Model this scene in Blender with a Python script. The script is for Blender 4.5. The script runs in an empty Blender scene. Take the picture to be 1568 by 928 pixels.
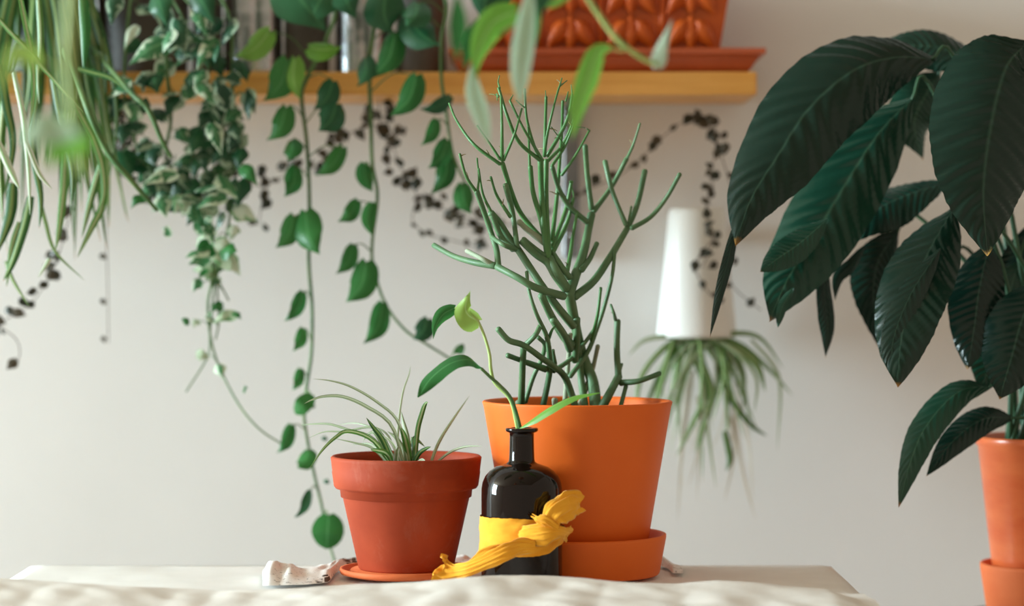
import bpy, math, random
from mathutils import Vector, Matrix, noise
random.seed(7)
R = random.uniform
S = bpy.context.scene
COL = S.collection

# ------------------------------------------------------------------ camera
F = 4000.0            # focal length in pixels of the 1568 px wide frame
HY = 410.0            # row of the horizon
ZC = 1.081            # camera height
TZ = 0.75             # table height
cam_d = bpy.data.cameras.new('camera')
cam = bpy.data.objects.new('camera', cam_d); COL.objects.link(cam)
cam.location = (0, 0, ZC); cam.rotation_euler = (math.pi/2, 0, 0)
cam_d.sensor_width = 36; cam_d.lens = F/1568*36
cam_d.shift_y = -(464-HY)/1568
cam_d.clip_start = 0.05
cam_d.dof.use_dof = True; cam_d.dof.focus_distance = 2.73; cam_d.dof.aperture_fstop = 2.3
S.camera = cam

# ------------------------------------------------------------------ light
w = bpy.data.worlds.new('world'); S.world = w; w.use_nodes = True
w.node_tree.nodes['Background'].inputs[0].default_value = (1.0, 0.84, 0.66, 1)
w.node_tree.nodes['Background'].inputs[1].default_value = 0.52
ld = bpy.data.lights.new('window_daylight', 'AREA'); ld.shape = 'RECTANGLE'
ld.size = 2.0; ld.size_y = 1.5; ld.energy = 790; ld.color = (0.74, 0.93, 1.0)
lo = bpy.data.objects.new('window_daylight', ld); COL.objects.link(lo)
lo.location = (-5.72, 2.30, 1.85); lo.rotation_euler = (0, math.radians(-90), 0)
vs = S.view_settings
vs.view_transform = 'Standard'; vs.look = 'None'; vs.exposure = 0.1; vs.gamma = 1; vs.use_curve_mapping = False

# ------------------------------------------------------------------ helpers
def P(x, y, Y):
    """photo pixel at distance Y -> world point"""
    return Vector(((x-784)/F*Y, Y, ZC-(y-HY)/F*Y))
def sz(px, Y): return px*Y/F
BASE = {}
def tag(o, label=None, cat=None, group=None, kind=None):
    if label: o['label'] = label
    if cat: o['category'] = cat
    if group: o['group'] = group
    if kind: o['kind'] = kind
    return o
def thing(name, label, cat, loc, group=None):
    o = bpy.data.objects.new(name, None); COL.objects.link(o)
    o.location = loc; o.empty_display_size = 0.02
    BASE[o.name] = Vector(loc)
    return tag(o, label, cat, group)
def obj(name, verts, faces, mat, parent=None, uvs=None, smooth=True, label=None):
    """one mesh object; vertices in world space, origin at the parent thing's base"""
    base = BASE[parent.name] if parent else Vector((0, 0, 0))
    if not parent:
        n = len(verts); base = sum((Vector(v) for v in verts), Vector())/n
        base.z = min(v[2] for v in verts)
    me = bpy.data.meshes.new(name)
    me.from_pydata([tuple(Vector(v)-base) for v in verts], [], faces)
    if uvs:
        ul = me.uv_layers.new(name='UVMap')
        for l in me.loops: ul.data[l.index].uv = uvs[l.vertex_index]
    if smooth: me.polygons.foreach_set('use_smooth', [True]*len(me.polygons))
    me.update()
    me.materials.append(mat)
    o = bpy.data.objects.new(name, me); COL.objects.link(o)
    if parent: o.parent = parent
    else: o.location = base
    BASE[o.name] = base
    if label: o['label'] = label
    return o
def catmull(pts, n=6):
    pts = [Vector(p) for p in pts]
    if len(pts) == 2: return [pts[0].lerp(pts[1], i/n) for i in range(n+1)]
    out = []
    q = [pts[0]*2-pts[1]] + pts + [pts[-1]*2-pts[-2]]
    for i in range(1, len(q)-2):
        a, b, c, d = q[i-1], q[i], q[i+1], q[i+2]
        for k in range(n):
            t = k/n
            out.append(0.5*((2*b)+(c-a)*t+(2*a-5*b+4*c-d)*t*t+(3*b-a-3*c+d)*t**3))
    out.append(pts[-1]); return out
def lerp_list(tab, u):
    n = len(tab)-1; f = min(max(u, 0), 1)*n; i = min(int(f), n-1)
    return tab[i]*(1-(f-i))+tab[i+1]*(f-i)
def interp(tab, x):
    if x <= tab[0][0]: return tab[0][1]
    for (a, va), (b, vb) in zip(tab, tab[1:]):
        if x <= b: return va+(vb-va)*(x-a)/(b-a)
    return tab[-1][1]
def tube_geo(pts, rad, seg=8, sub=5, cap=True):
    """pts world points, rad list of radii spread over the length"""
    c = catmull(pts, sub); n = len(c)
    V, Fc, UV = [], [], []
    t0 = (c[1]-c[0]).normalized()
    nx = t0.orthogonal().normalized()
    rings = []
    prev = t0
    for i, p in enumerate(c):
        t = (c[min(i+1, n-1)]-c[max(i-1, 0)])
        t = t.normalized() if t.length > 1e-9 else prev
        nx = (nx - t*nx.dot(t)).normalized(); ny = t.cross(nx); prev = t
        r = lerp_list(rad, i/(n-1))
        rings.append((p, nx.copy(), ny, r, t))
    if cap:
        p, a, b, r, t = rings[0]
        rings.insert(0, (p-t*r*0.5, a, b, r*0.6, t))
        p, a, b, r, t = rings[-1]
        rings.append((p+t*r*0.5, a, b, r*0.6, t))
    for k, (p, a, b, r, t) in enumerate(rings):
        for j in range(seg):
            an = 2*math.pi*j/seg
            V.append(p+a*(math.cos(an)*r)+b*(math.sin(an)*r)); UV.append((k/len(rings), j/seg))
    for k in range(len(rings)-1):
        for j in range(seg):
            Fc.append((k*seg+j, k*seg+(j+1) % seg, (k+1)*seg+(j+1) % seg, (k+1)*seg+j))
    if cap:
        Fc.append(tuple(range(seg-1, -1, -1)))
        Fc.append(tuple((len(rings)-1)*seg+j for j in range(seg)))
    return V, Fc, UV
def tube(name, pts, rad, mat, parent=None, seg=8, sub=5, cap=True):
    V, Fc, UV = tube_geo(pts, rad, seg, sub, cap)
    return obj(name, V, Fc, mat, parent, UV)
def lathe(name, prof, cx, cy, mat, parent=None, seg=64, wob=0.0):
    V, Fc = [], []
    for r, z in prof:
        for j in range(seg):
            a = 2*math.pi*j/seg
            rr = r*(1+wob*noise.noise(Vector((math.cos(a)*2, math.sin(a)*2, z*30))))
            V.append(Vector((cx+rr*math.cos(a), cy+rr*math.sin(a), z)))
    for k in range(len(prof)-1):
        for j in range(seg):
            Fc.append((k*seg+j, k*seg+(j+1) % seg, (k+1)*seg+(j+1) % seg, (k+1)*seg+j))
    if prof[0][0] > 0: Fc.append(tuple(range(seg-1, -1, -1)))
    if prof[-1][0] > 0: Fc.append(tuple((len(prof)-1)*seg+j for j in range(seg)))
    return obj(name, V, Fc, mat, parent)
def box(name, x0, x1, y0, y1, z0, z1, mat, parent=None, bev=0.0):
    if bev <= 0:
        V = [Vector((x, y, z)) for z in (z0, z1) for y in (y0, y1) for x in (x0, x1)]
        Fc = [(0, 2, 3, 1), (4, 5, 7, 6), (0, 1, 5, 4), (2, 6, 7, 3), (0, 4, 6, 2), (1, 3, 7, 5)]
        return obj(name, V, Fc, mat, parent, smooth=False)
    b = bev; V, Fc = [], []
    # chamfered box : three rings of eight
    def ring(z, i):
        return [Vector(p) for p in ((x0+b+i, y0+i, z), (x1-b-i, y0+i, z), (x1-i, y0+b+i, z), (x1-i, y1-b-i, z),
                                    (x1-b-i, y1-i, z), (x0+b+i, y1-i, z), (x0+i, y1-b-i, z), (x0+i, y0+b+i, z))]
    rs = [ring(z0, b*0.7), ring(z0+b, 0), ring(z1-b, 0), ring(z1, b*0.7)]
    for r in rs: V += r
    for k in range(3):
        for j in range(8): Fc.append((k*8+j, k*8+(j+1) % 8, (k+1)*8+(j+1) % 8, (k+1)*8+j))
    Fc.append(tuple(range(7, -1, -1))); Fc.append(tuple(24+j for j in range(8)))
    return obj(name, V, Fc, mat, parent, smooth=False)
PROF = {
 'heart': [(0, .32), (.03, .62), (.09, .86), (.18, .98), (.27, 1), (.4, .93), (.54, .75), (.68, .5), (.8, .28), (.9, .12), (.96, .05), (1, 0)],
 'round': [(0, .3), (.05, .6), (.15, .85), (.3, .98), (.5, 1), (.7, .9), (.85, .68), (.95, .4), (1, .05)],
 'lance': [(0, .06), (.04, .22), (.12, .55), (.25, .86), (.4, 1), (.55, .98), (.7, .82), (.83, .55), (.93, .24), (1, 0)],
 'slim': [(0, .1), (.1, .4), (.3, .85), (.5, 1), (.7, .8), (.87, .4), (1, 0)],
 'blade': [(0, .75), (.15, .95), (.35, 1), (.6, .85), (.8, .55), (.93, .25), (1, .02)],
}
def leaf(name, mid, hw, mat, parent, prof='heart', face=(0, -1, 0.25), roll=0.0, roll2=None, fold=0.18,
         nu=14, nv=6, ripple=0.0, nrip=14, wave=0.0, droop=0.0, cut=None, label=None):
    face = Vector(face).normalized(); roll2 = roll if roll2 is None else roll2
    c = catmull(mid, 10); n = len(c)
    V, Fc, UV = [], [], []
    ph = R(0, 6)
    L = sum((c[i+1]-c[i]).length for i in range(n-1))
    heart = prof in ('heart', 'round')
    for i in range(nu+1):
        u = i/nu; f = u*(n-1); k = min(int(f), n-2)
        p = c[k].lerp(c[k+1], f-k)
        t = (c[min(k+2, n-1)]-c[max(k-1, 0)]).normalized()
        s = t.cross(face)
        s = s.normalized() if s.length > 1e-4 else Vector((1, 0, 0))
        nn = s.cross(t)
        if nn.dot(face) < 0: nn = -nn
        a = roll+(roll2-roll)*u
        if a: s, nn = s*math.cos(a)+nn*math.sin(a), nn*math.cos(a)-s*math.sin(a)
        ww = hw*interp(PROF[prof], u)
        for j in range(nv+1):
            v = -1+2*j/nv; av = abs(v)
            q = p+s*(ww*v)-nn*(fold*av*av*ww*1.3)
            if heart: q -= t*(hw*(.40 if prof == 'heart' else .2)*av*max(0, 1-u*5)**1.5)
            if ripple: q += nn*(ripple*math.sin(2*math.pi*(nrip*u-2.4*av)+0.3)*min(1, av*5)*min(1, (1-u)*6)*min(1, u*8))
            if wave: q += nn*(wave*math.sin(u*9+ph+(2 if v > 0 else 0))*av*av)
            V.append(q); UV.append((u, j/nv))
    for i in range(nu):
        for j in range(nv):
            if cut:
                u = (i+.5)/nu; v = -1+2*(j+.5)/nv; skip = False
                for (u0, v0, wd) in cut:
                    if u > u0 and abs(v-v0) < wd*(u-u0)/(1-u0): skip = True
                if skip: continue
            a = i*(nv+1)+j
            Fc.append((a, a+1, a+nv+2, a+nv+1))
    return obj(name, V, Fc, mat, parent, UV, label=label)

# ------------------------------------------------------------------ materials
def new_mat(name):
    m = bpy.data.materials.new(name); m.use_nodes = True
    nt = m.node_tree; b = nt.nodes['Principled BSDF']
    return m, nt, b
def N(nt, typ, **kw):
    n = nt.nodes.new(typ)
    for k, v in kw.items():
        if k in n.inputs: n.inputs[k].default_value = v
        else: setattr(n, k, v)
    return n
def ramp(nt, fac, stops):
    r = nt.nodes.new('ShaderNodeValToRGB')
    while len(r.color_ramp.elements) < len(stops): r.color_ramp.elements.new(0.5)
    for e, (p, c) in zip(r.color_ramp.elements, stops):
        e.position = p; e.color = (*c, 1) if len(c) == 3 else c
    nt.links.new(fac, r.inputs[0]); return r.outputs[0]
def mix(nt, fac, a, b, mode='MIX'):
    m = nt.nodes.new('ShaderNodeMix'); m.data_type = 'RGBA'; m.blend_type = mode
    for idx, v in ((0, fac), (6, a), (7, b)):
        if hasattr(v, 'is_linked') or hasattr(v, 'links'): nt.links.new(v, m.inputs[idx])
        elif idx == 0: m.inputs[0].default_value = v
        else: m.inputs[idx].default_value = (*v, 1)
    return m.outputs[2]
def noise_fac(nt, scale, detail=4, coord='Object', rough=0.55, dist=0.0, vec_scale=None):
    tc = nt.nodes.new('ShaderNodeTexCoord'); src = tc.outputs[coord]
    if vec_scale:
        mp = nt.nodes.new('ShaderNodeMapping'); mp.inputs['Scale'].default_value = vec_scale
        nt.links.new(src, mp.inputs[0]); src = mp.outputs[0]
    n = N(nt, 'ShaderNodeTexNoise', Scale=scale, Detail=detail, Roughness=rough, Distortion=dist)
    nt.links.new(src, n.inputs['Vector']); return n.outputs['Fac']
def bump(nt, b, h, strength=0.2, dist=0.002):
    bn = N(nt, 'ShaderNodeBump', Strength=strength, Distance=dist)
    nt.links.new(h, bn.inputs['Height']); nt.links.new(bn.outputs[0], b.inputs['Normal'])
def mat_noise(name, c1, c2, scale=20, rough=0.7, spec=0.4, bmp=0.1, bscale=None, metal=0, lo=.35, hi=.65, dist=0.001, vec_scale=None):
    m, nt, b = new_mat(name)
    f = noise_fac(nt, scale, vec_scale=vec_scale)
    nt.links.new(ramp(nt, f, [(lo, c1), (hi, c2)]), b.inputs['Base Color'])
    b.inputs['Roughness'].default_value = rough; b.inputs['Specular IOR Level'].default_value = spec
    b.inputs['Metallic'].default_value = metal
    if bmp: bump(nt, b, noise_fac(nt, bscale or scale*6, 3), bmp, dist)
    return m
def leaf_mat(name, c1, c2, mid=None, edge=None, stripe=None, rough=0.4, trans=0.3, midw=0.05, spec=0.4, tip=None, patchy=None, veins=None):
    """stripe: cream along the centre ; edge: cream margin ; patchy: cream blotches"""
    m, nt, b = new_mat(name)
    oi = nt.nodes.new('ShaderNodeObjectInfo')
    uv = nt.nodes.new('ShaderNodeUVMap'); sp = nt.nodes.new('ShaderNodeSeparateXYZ')
    nt.links.new(uv.outputs[0], sp.inputs[0])
    a = N(nt, 'ShaderNodeMath', operation='SUBTRACT'); nt.links.new(sp.outputs[1], a.inputs[0]); a.inputs[1].default_value = .5
    av = N(nt, 'ShaderNodeMath', operation='ABSOLUTE'); nt.links.new(a.outputs[0], av.inputs[0])
    col = mix(nt, oi.outputs['Random'], c1, c2)
    nz = noise_fac(nt, 60, 3)
    col = mix(nt, 0.25, col, mix(nt, nz, (0.3, 0.3, 0.3), (1, 1, 1)), 'MULTIPLY')
    if patchy:
        pz = noise_fac(nt, 55, 3, dist=1.0)
        ad = N(nt, 'ShaderNodeMath', operation='MULTIPLY_ADD'); nt.links.new(av.outputs[0], ad.inputs[0])
        ad.inputs[1].default_value = 0.55; nt.links.new(pz, ad.inputs[2])
        col = mix(nt, ramp(nt, ad.outputs[0], [(.66, (0, 0, 0)), (.74, (1, 1, 1))]), col, patchy)
    if stripe:
        col = mix(nt, ramp(nt, av.outputs[0], [(.10, (1, 1, 1)), (.2, (0, 0, 0))]), col, stripe)
    if edge:
        col = mix(nt, ramp(nt, av.outputs[0], [(.3, (0, 0, 0)), (.4, (1, 1, 1))]), col, edge)
    if mid:
        col = mix(nt, ramp(nt, av.outputs[0], [(0, (1, 1, 1)), (midw, (0, 0, 0))]), col, mid)
    if tip:
        tz = N(nt, 'ShaderNodeMath', operation='MULTIPLY_ADD'); nt.links.new(nz, tz.inputs[0]); tz.inputs[1].default_value = .06
        tm = N(nt, 'ShaderNodeMath', operation='SUBTRACT'); nt.links.new(sp.outputs[0], tm.inputs[0]); tm.inputs[1].default_value = .045
        nt.links.new(tm.outputs[0], tz.inputs[2])
        col = mix(nt, ramp(nt, tz.outputs[0], [(.955, (0, 0, 0)), (.985, (1, 1, 1))]), col, tip)
    nt.links.new(col, b.inputs['Base Color'])
    b.inputs['Roughness'].default_value = rough; b.inputs['Specular IOR Level'].default_value = spec
    if veins:
        wv = N(nt, 'ShaderNodeMath', operation='MULTIPLY_ADD'); nt.links.new(av.outputs[0], wv.inputs[0])
        wv.inputs[1].default_value = -veins[1]
        mu = N(nt, 'ShaderNodeMath', operation='MULTIPLY'); nt.links.new(sp.outputs[0], mu.inputs[0]); mu.inputs[1].default_value = veins[0]
        nt.links.new(mu.outputs[0], wv.inputs[2])
        si = N(nt, 'ShaderNodeMath', operation='SINE'); nt.links.new(wv.outputs[0], si.inputs[0])
        bump(nt, b, si.outputs[0], veins[2], 0.002)
    tr = nt.nodes.new('ShaderNodeBsdfTranslucent')
    nt.links.new(mix(nt, 0.35, col, (0.45, 0.75, 0.12), 'MULTIPLY') if False else col, tr.inputs[0])
    ms = nt.nodes.new('ShaderNodeMixShader'); ms.inputs[0].default_value = trans
    out = nt.nodes['Material Output']
    nt.links.new(b.outputs[0], ms.inputs[1]); nt.links.new(tr.outputs[0], ms.inputs[2]); nt.links.new(ms.outputs[0], out.inputs[0])
    return m

M = {}
M['wall'] = mat_noise('plaster_wall', (.79, .785, .775), (.82, .815, .805), 3, .85, .2, .08, 90)
M['floor'] = mat_noise('floor_boards', (.22, .13, .07), (.32, .2, .11), 6, .5, .4, .05, vec_scale=(1, 14, 1))
M['ceiling'] = mat_noise('ceiling_paint', (.45, .36, .26), (.5, .4, .3), 3, .9, .2, 0)
M['frame'] = mat_noise('white_window_paint', (.8, .8, .78), (.84, .84, .82), 8, .4, .4, 0)
M['pine'] = mat_noise('varnished_pine', (.72, .33, .065), (.86, .46, .12), 5, .38, .45, .05, 60, vec_scale=(1.2, 14, 22))
M['linen'] = mat_noise('white_linen', (.80, .775, .74), (.86, .84, .81), 9, .9, .15, .35, 700, dist=.0006)
M['linen_front'] = mat_noise('cream_linen', (.70, .645, .59), (.79, .75, .70), 14, .92, .15, .4, 600, dist=.0008)
M['wood_dark'] = mat_noise('table_wood', (.2, .11, .05), (.3, .17, .08), 6, .5, .4, 0, vec_scale=(1, 8, 8))
M['terra_big'] = mat_noise('smooth_terracotta', (.76, .13, .008), (.80, .15, .013), 9, .55, .35, .06, 260, dist=.0005)
M['terra_right'] = mat_noise('glazed_terracotta', (.54, .085, .02), (.64, .14, .04), 10, .28, .5, .03, 80, dist=.0005, vec_scale=(1, 1, 3))
M['terra_tray'] = mat_noise('red_glazed_tray', (.42, .075, .02), (.5, .10, .03), 12, .3, .5, .04)
M['terra_relief'] = mat_noise('orange_glazed_relief', (.50, .075, .006), (.62, .115, .010), 14, .42, .4, .1, 70)
M['terra_inner'] = mat_noise('planter_inner', (.3, .07, .02), (.36, .09, .02), 14, .6, .3, 0)
M['soil'] = mat_noise('soil', (.03, .02, .012), (.09, .055, .03), 90, .95, .1, .8, 220, dist=.004)
M['tin'] = mat_noise('galvanised_tin', (.42, .43, .44), (.6, .61, .62), 20, .25, .5, .03, 60, metal=1)
M['dark_tin'] = mat_noise('dark_tin', (.06, .052, .045), (.10, .088, .075), 16, .5, .4, .03, 60, metal=0)
M['nursery'] = mat_noise('black_plastic', (.018, .02, .02), (.03, .032, .03), 10, .5, .4, 0)
M['bracket'] = mat_noise('grey_steel', (.17, .175, .18), (.24, .245, .25), 30, .4, .5, 0, metal=.5)
M['ceramic'] = mat_noise('white_ceramic', (.84, .86, .84), (.88, .9, .88), 5, .3, .5, 0)
M['stool'] = mat_noise('stool_paint', (.16, .14, .125), (.22, .19, .17), 8, .5, .4, 0)
def small_pot_mat():
    m, nt, b = new_mat('weathered_terracotta')
    f = noise_fac(nt, 12, 5)
    c = ramp(nt, f, [(.35, (.28, .032, .006)), (.65, (.38, .052, .013))])
    g = noise_fac(nt, 17, 6, rough=.7, dist=.5)
    c = mix(nt, ramp(nt, g, [(.56, (0, 0, 0)), (.85, (.3, .3, .3))]), c, (.55, .28, .20))
    nt.links.new(c, b.inputs['Base Color']); b.inputs['Roughness'].default_value = .72
    b.inputs['Specular IOR Level'].default_value = .3
    bump(nt, b, noise_fac(nt, 150, 4), .15, .0008); return m
M['terra_small'] = small_pot_mat()
M['terra_saucer'] = mat_noise('plain_terracotta', (.60, .125, .035), (.66, .16, .05), 14, .7, .3, .1, 180, dist=.0006)
def bottle_mat():
    m, nt, b = new_mat('dark_amber_glass')
    b.inputs['Base Color'].default_value = (.008, .004, .003, 1)
    b.inputs['Roughness'].default_value = .045; b.inputs['IOR'].default_value = 1.52
    b.inputs['Transmission Weight'].default_value = .12; b.inputs['Specular IOR Level'].default_value = .3
    return m
M['bottle'] = bottle_mat()
def cloth_mat():
    m, nt, b = new_mat('mustard_gauze')
    f = noise_fac(nt, 40, 4)
    nt.links.new(ramp(nt, f, [(.3, (.80, .32, .012)), (.7, (.88, .41, .03))]), b.inputs['Base Color'])
    b.inputs['Roughness'].default_value = .85; b.inputs['Specular IOR Level'].default_value = .15
    b.inputs['Sheen Weight'].default_value = .5; b.inputs['Sheen Roughness'].default_value = .5
    b.inputs['Sheen Tint'].default_value = (1, .85, .55, 1)
    bump(nt, b, noise_fac(nt, 900, 2), .5, .0006); return m
M['mustard'] = cloth_mat()
def pattern_mat():
    m, nt, b = new_mat('patterned_cotton')
    tc = nt.nodes.new('ShaderNodeTexCoord')
    uvm = nt.nodes.new('ShaderNodeMapping'); uvm.inputs['Scale'].default_value = (38, 10, 1); nt.links.new(tc.outputs['UV'], uvm.inputs[0])
    br = N(nt, 'ShaderNodeTexBrick', Scale=1.0, **{'Mortar Size': .09, 'Brick Width': 1.0, 'Row Height': 1.0})
    nt.links.new(uvm.outputs[0], br.inputs['Vector'])
    br.inputs['Color1'].default_value = (.035, .03, .025, 1); br.inputs['Color2'].default_value = (.10, .05, .03, 1); br.inputs['Mortar'].default_value = (.8, .78, .75, 1)
    n = noise_fac(nt, 18, 3, coord='Object')
    c = mix(nt, ramp(nt, n, [(.60, (0, 0, 0)), (.63, (1, 1, 1))]), (.84, .82, .79), br.outputs[0])
    n2 = noise_fac(nt, 260, 2, coord='Object')
    c = mix(nt, ramp(nt, n2, [(.60, (0, 0, 0)), (.66, (.55, .55, .55))]), c, (.2, .19, .18))
    nt.links.new(c, b.inputs['Base Color']); b.inputs['Roughness'].default_value = .9; return m
M['pattern'] = pattern_mat()
M['euph'] = mat_noise('pencil_stem', (.062, .145, .062), (.11, .205, .095), 22, .5, .4, .12, 300, dist=.0005)
M['euph_top'] = mat_noise('pencil_stem_young', (.05, .165, .045), (.08, .21, .065), 25, .45, .4, .08, 300, dist=.0005)
M['euph_pale'] = mat_noise('pencil_stem_woody', (.24, .30, .20), (.34, .38, .27), 30, .7, .3, .2, 200, dist=.0006)
M['thread'] = mat_noise('dry_leaflet', (.2, .26, .1), (.28, .2, .12), 30, .7, .2, 0)
M['pothos'] = leaf_mat('pothos_leaf', (.022, .15, .035), (.045, .22, .05), mid=(.09, .29, .10), rough=.38, trans=.32)
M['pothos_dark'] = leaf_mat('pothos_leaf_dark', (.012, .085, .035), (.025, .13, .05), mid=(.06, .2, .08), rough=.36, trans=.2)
M['pothos_light'] = leaf_mat('pothos_leaf_young', (.16, .42, .05), (.25, .52, .10), mid=(.35, .6, .2), rough=.38, trans=.4)
M['pothos_lime'] = leaf_mat('pothos_leaf_lime', (.34, .55, .10), (.40, .62, .16), mid=(.5, .7, .3), rough=.4, trans=.45)
M['pothos_back'] = leaf_mat('pothos_leaf_back', (.45, .62, .45), (.52, .68, .52), mid=(.4, .6, .35), rough=.45, trans=.35)
M['vine'] = mat_noise('vine_stem', (.05, .13, .04), (.11, .2, .06), 30, .5, .4, 0)
M['vine_pale'] = mat_noise('vine_stem_young', (.30, .44, .12), (.40, .52, .18), 30, .5, .4, 0)
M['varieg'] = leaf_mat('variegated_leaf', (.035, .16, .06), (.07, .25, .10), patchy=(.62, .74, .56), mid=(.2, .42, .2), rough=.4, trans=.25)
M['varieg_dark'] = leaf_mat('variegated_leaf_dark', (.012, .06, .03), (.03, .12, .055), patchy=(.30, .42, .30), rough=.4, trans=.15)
M['varieg_pale'] = leaf_mat('variegated_leaf_pale', (.50, .62, .42), (.68, .76, .62), patchy=(.2, .42, .2), rough=.45, trans=.3)
M['spider'] = leaf_mat('spider_blade', (.07, .20, .035), (.12, .27, .06), stripe=(.40, .48, .24), rough=.4, trans=.3, tip=(.45, .25, .08))
M['spider_dark'] = leaf_mat('spider_blade_dark', (.016, .085, .02), (.04, .15, .035), stripe=(.20, .29, .09), rough=.4, trans=.22, tip=(.5, .2, .06))
M['spider_pale'] = leaf_mat('spider_blade_pale', (.24, .34, .17), (.32, .42, .24), stripe=(.5, .56, .4), rough=.42, trans=.3)
M['spider_white'] = leaf_mat('spider_blade_cream', (.6, .66, .5), (.7, .72, .6), stripe=(.3, .45, .2), rough=.45, trans=.35)
M['root'] = leaf_mat('dry_aerial_root', (.72, .66, .56), (.8, .76, .68), rough=.7, trans=.4)
M['rosary'] = leaf_mat('rosary_leaf', (.028, .034, .022), (.095, .08, .055), rough=.5, trans=.1)
M['rosary_stem'] = mat_noise('rosary_stem', (.10, .07, .06), (.16, .12, .1), 30, .6, .3, 0)
M['lily'] = leaf_mat('lily_leaf', (.004, .024, .016), (.007, .036, .023), mid=(.028, .075, .05), midw=.025, rough=.27, trans=.05, spec=.34, tip=(.45, .22, .04), veins=(95, 26, .25))
M['lily_light'] = leaf_mat('lily_leaf_light', (.009, .055, .033), (.015, .072, .042), mid=(.05, .13, .08), midw=.03, rough=.28, trans=.08, spec=.36, tip=(.3, .15, .06), veins=(95, 26, .25))
M['lily_stalk'] = mat_noise('lily_stalk', (.02, .07, .035), (.04, .11, .05), 20, .45, .4, 0)

# ------------------------------------------------------------------ room
WY = 3.38; LX = -5.55
def struct(name, *a, **k): return tag(box(name, *a, **k), kind='structure')
struct('wall_back', LX-.1, 2.0, WY, WY+.1, 0, 3.0, M['wall'])
struct('floor', LX-.1, 2.0, -1.0, WY+.1, -.06, 0, M['floor'])
struct('ceiling', LX-.1, 2.0, -1.0, WY+.1, 3.0, 3.06, M['ceiling'])
wy0, wy1, wz0, wz1 = 1.50, 3.10, 0.80, 2.90
wl = thing('wall_left', None, None, (LX, 1.2, 0)); tag(wl, kind='structure')
box('wall_panel', LX-.1, LX, -1.0, wy0, 0, 3.0, M['wall'], wl)
box('wall_panel', LX-.1, LX, wy1, WY, 0, 3.0, M['wall'], wl)
box('wall_panel', LX-.1, LX, wy0, wy1, 0, wz0, M['wall'], wl)
box('wall_panel', LX-.1, LX, wy0, wy1, wz1, 3.0, M['wall'], wl)
wn = thing('window_1', None, None, (LX, (wy0+wy1)/2, wz0)); tag(wn, kind='structure')
for (a, b, c, d) in ((wy0, wy0+.045, wz0, wz1), (wy1-.045, wy1, wz0, wz1), (wy0+.045, wy1-.045, wz0, wz0+.05), (wy0+.045, wy1-.045, wz1-.05, wz1)):
    box('window_frame', LX-.08, LX-.03, a, b, c, d, M['frame'], wn)
box('mullion', LX-.075, LX-.035, (wy0+wy1)/2-.018, (wy0+wy1)/2+.018, wz0+.05, wz1-.05, M['frame'], wn)
box('window_sill', LX-.02, LX+.09, wy0-.05, wy1+.05, wz0-.035, wz0-.002, M['frame'], wn)

# ------------------------------------------------------------------ table and cloths
TX0, TX1, TY0, TY1 = -.530, .349, 2.18, 2.90
tb = thing('side_table', 'small rectangular table under the white linen tablecloth', 'table', (-.09, 2.54, 0))
box('tabletop', TX0+.004, TX1-.004, TY0+.004, TY1-.004, TZ-.035, TZ-.004, M['wood_dark'], tb)
for x in (TX0+.05, TX1-.1):
    for y in (TY0+.05, TY1-.1): box('leg', x, x+.05, y, y+.05, 0, TZ-.036, M['wood_dark'], tb)
def table_cloth():
    V, Fc = [], []
    dr = .20                      # length that hangs over the rim
    xs = [TX0-dr+i*(TX1-TX0+2*dr)/110 for i in range(111)]
    ys = [TY0-dr+i*(TY1-TY0+2*dr)/90 for i in range(91)]
    for y in ys:
        for x in xs:
            ex = max(TX0-x, 0, x-TX1); ey = max(TY0-y, 0, y-TY1); e = max(ex, ey)
            px = min(max(x, TX0), TX1); py = min(max(y, TY0), TY1)
            q = noise.noise(Vector((x*7, y*9, 0)))*.0022+noise.noise(Vector((x*22, y*25, 3)))*.0009
            if e <= 0: V.append(Vector((px, py, TZ+max(q, -.0015))))
            else:
                fo = .012*math.sin((x*30 if ey > ex else y*30))*min(1, e*8)+.006
                ox = math.copysign(fo, x-px) if ex > 0 else 0
                oy = math.copysign(fo, y-py) if ey > 0 else 0
                V.append(Vector((px+ox, py+oy, TZ+.001-e)))
    nx = len(xs)
    for j in range(len(ys)-1):
        for i in range(nx-1): Fc.append((j*nx+i, j*nx+i+1, (j+1)*nx+i+1, (j+1)*nx+i))
    return tag(obj('tablecloth', V, Fc, M['linen']), 'smooth white linen tablecloth draped over the whole table', 'tablecloth')
table_cloth()
RID = [(-60, 893), (0, 892), (60, 897), (130, 901), (230, 907), (330, 912), (420, 907), (480, 902), (560, 899), (640, 896), (690, 891),
       (740, 888), (800, 889), (880, 892), (950, 897), (1040, 899), (1100, 895), (1180, 898), (1265, 906), (1300, 918), (1340, 934)]
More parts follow.
